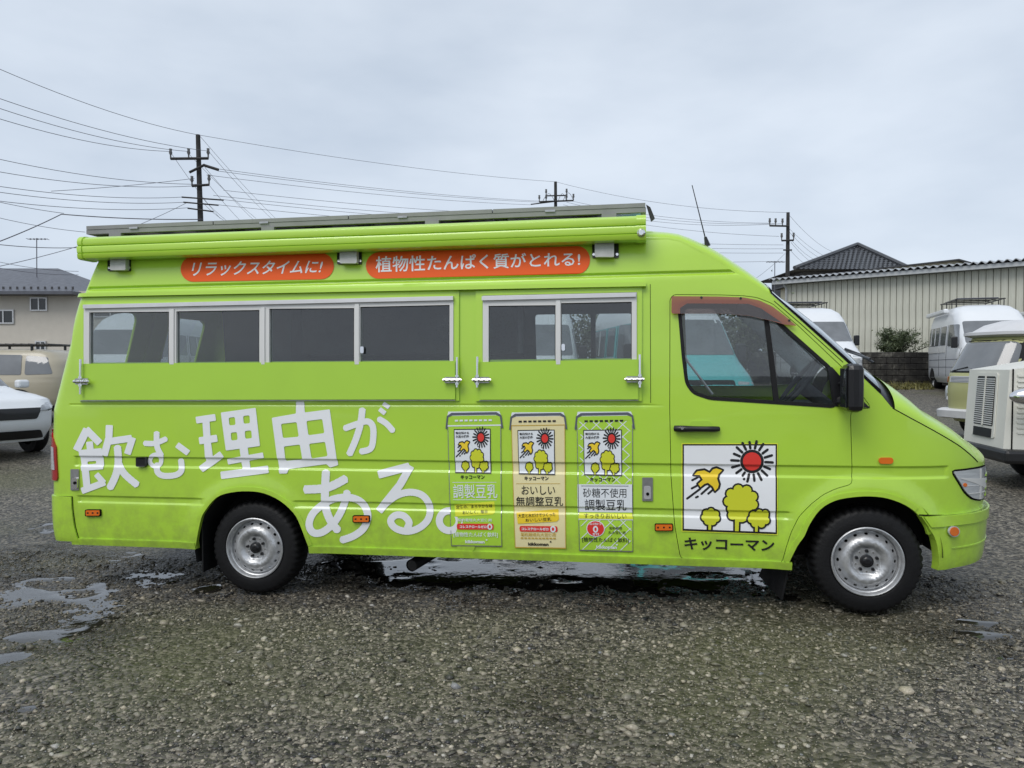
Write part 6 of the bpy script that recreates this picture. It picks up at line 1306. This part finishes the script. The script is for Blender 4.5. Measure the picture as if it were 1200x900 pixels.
for a, b, s_ in (((-30, 68, 20), (232, 158, PZ), .5), ((-30, 105, 20), (244, 177, PZ), .5), ((-30, 117, 20), (221, 177.5, PZ), .5), ((-30, 130, 20), (200, 177.5, PZ), .5), ((-30, 180, 22), (240, 216, PZ), .5), ((-30, 196, 22), (225, 218, PZ), .5),
                 ((-30, 214, 22), (213, 231, PZ), .4), ((-30, 221, 22), (216, 237, PZ), .4), ((-30, 232, 22), (220, 243.5, PZ), .4), ((60, 224, 26), (228, 209, PZ), .1), ((-30, 230, 24), (75, 250, 27), .1), ((-30, 318, 20), (218, 238, PZ), .6)): wire(a, b, s_)
wire((-40, 297, 24), (72, 251, 28), .15, .022); wire((72, 251, 28), (238, 257, PZ), .15, .022); wire((-30, 300, 30), (92, 318, 34), .3); wire((-30, 308, 30), (92, 322, 34), .3); wire((-30, 283, 26), (95, 290, 30), .2, .016); wire((-30, 248, 26), (100, 272, 30), .2)
for a, b, s_ in (((233, 158, PZ), (325, 258, 44), .2), ((245, 178, PZ), (318, 256, 40), .2), ((221, 180, PZ), (300, 256, 40), .2), ((201, 180, PZ), (258, 256, 38), .2), ((240, 196, PZ), (302, 262, 40), .2), ((245, 217, PZ), (285, 262, 38), .1), ((238, 233, PZ), (270, 262, 36), .1), ((238, 238, PZ), (262, 258, 36), .1)): wire(a, b, s_)
for a, b, s_ in (((232, 158, PZ), (651, 213, 45), .5), ((256, 198, PZ), (640, 236, 45), .4), ((256, 200.5, PZ), (634, 237, 45), .4), ((242, 205, PZ), (622, 240, 45), .4), ((262, 223, PZ), (640, 252, 45), .4), ((262, 234, PZ), (640, 262, 45), .4), ((256, 240, PZ), (640, 268, 45), .4), ((250, 229, PZ), (640, 258, 45), .4)): wire(a, b, s_, .010)
for a, b, s_ in (((651, 213, 45), (923.5, 249, 40), .9), ((668, 235, 45), (903, 261.5, 40), .7), ((664, 237, 45), (909, 262, 40), .9), ((660, 240, 45), (917, 262, 40), 1.1), ((664, 247, 45), (913, 277, 40), .6), ((660, 276, 45), (918, 287, 40), .3), ((660, 283, 45), (918, 291.5, 40), .3), ((660, 288, 45), (918, 296.5, 40), .3), ((660, 302, 45), (918, 306, 40), .3)): wire(a, b, s_, .010)
for a, b, s_ in (((924, 251, 40), (978, 296, 50), .6), ((925, 268, 40), (968, 301, 48), .3), ((925, 272, 40), (962, 303, 48), .3), ((927, 281, 40), (958, 306, 48), .3), ((927, 284, 40), (952, 308, 46), .2), ((926, 293, 40), (948, 312, 46), .2), ((920, 297, 40), (880, 330, 44), .2)): wire(a, b, s_, .011)
ORD = ['topmost', 'second', 'third', 'fourth', 'fifth', 'sixth', 'seventh', 'eighth', 'ninth', 'tenth', 'eleventh', 'twelfth', 'thirteenth', 'fourteenth', 'fifteenth', 'sixteenth', 'seventeenth', 'eighteenth', 'nineteenth', 'twentieth']
for grp in sorted({o['group'] for o, _ in WL}):
    m_ = sorted([(y, i) for i, (o, y) in enumerate(WL) if o['group'] == grp])
    for k, (y, i) in enumerate(m_): WL[i][0]['label'] = (ORD[k] + ('' if k == 0 else ' from the top')) + ' of the ' + grp
# jumper loops on the middle pole belong to its crossarm group of wires
for x0, x1, y0 in ((636, 650, 236), (654, 664, 236), (660, 672, 235)):
    p, q = Vector(at(x0, y0, 44.7)), Vector(at(x1, y0, 44.7)); mb = MB(); mb.tube([Vector(((q - p) * u)) + Vector((0, 0, .45 * math.sin(PI * u))) for u in np.linspace(0, 1, 9)], .014, 5); o = mb.build('jumper_wire', M['wire'], recalc=False); o.location = p; tag(o, {636: 'left-hand', 654: 'middle', 660: 'right-hand'}[x0] + ' short looped jumper wire on the middle pole', 'wire', 'jumper wires on the middle pole')
# television aerials on the roofs
for px, y0, y1, Z, lb in ((43, 316, 279, 38, 'thin television aerial mast on the left house roof'), (908, 330, 306, 42, 'thin television aerial beyond the left end of the warehouse')):
    t, o3 = camframe('television_aerial', px, Z, lb, 'aerial'); a, b = loc(px, y0, Z) - o3, loc(px, y1, Z) - o3
    mb = MB(); mb.tube([(a.x, a.y, 0 if px > 500 else a.z - .4), tuple(b)], .022, 6); mb.build('mast', M['wire'], t); mb = MB(); mb.tube([tuple(b + Vector((-.45, 0, -.05))), tuple(b + Vector((.55, 0, -.05)))], .018, 5)
    for k in range(6): mb.tube([tuple(b + Vector((-.4 + k * .18, -.2, -.05))), tuple(b + Vector((-.4 + k * .18, .2, -.05)))], .012, 4)
    mb.build('antenna', M['wire'], t)
    if px < 500: t.location.z += 0

# ---- across the yard, behind the photographer: unseen; car and shed added for their reflections in glass and paint
white_van((-7.5, -15.5, 0), R(8), 'white camper van standing across the yard, mirrored in the dark side windows', group='white camper vans around the yard')
suv('parked_car', (5.2, -16.5, 0), R(175), M['cream2'], 'unseen cream car added across the yard for its reflection in the cab glass')
yard = empty('reflection_shed', (1.5, -25, 0), 0, 'unseen long grey shed added across the yard for reflections in the van windows', 'shed')  # added shed, kept low so sky still mirrors in the upper panes
mb = MB(); mb.box((-22, -8, 0), (20, 0, 3.3)); mb.build('wall', M['stucco'], yard); mb = MB(); mb.add([(-22.5, .6, 3.2), (20.5, .6, 3.2), (20.5, -4, 4.4), (-22.5, -4, 4.4), (-22.5, -8.6, 3.2), (20.5, -8.6, 3.2)], [(0, 1, 2, 3), (3, 2, 5, 4), (0, 3, 4), (1, 5, 2)]); mb.build('roof', M['slate'], yard)
for k in range(5): mb = MB(); mb.box((-18 + k * 8, .01, .1), (-14 + k * 8, .06, 2.8)); mb.build('shutter', M['roofing'], yard)
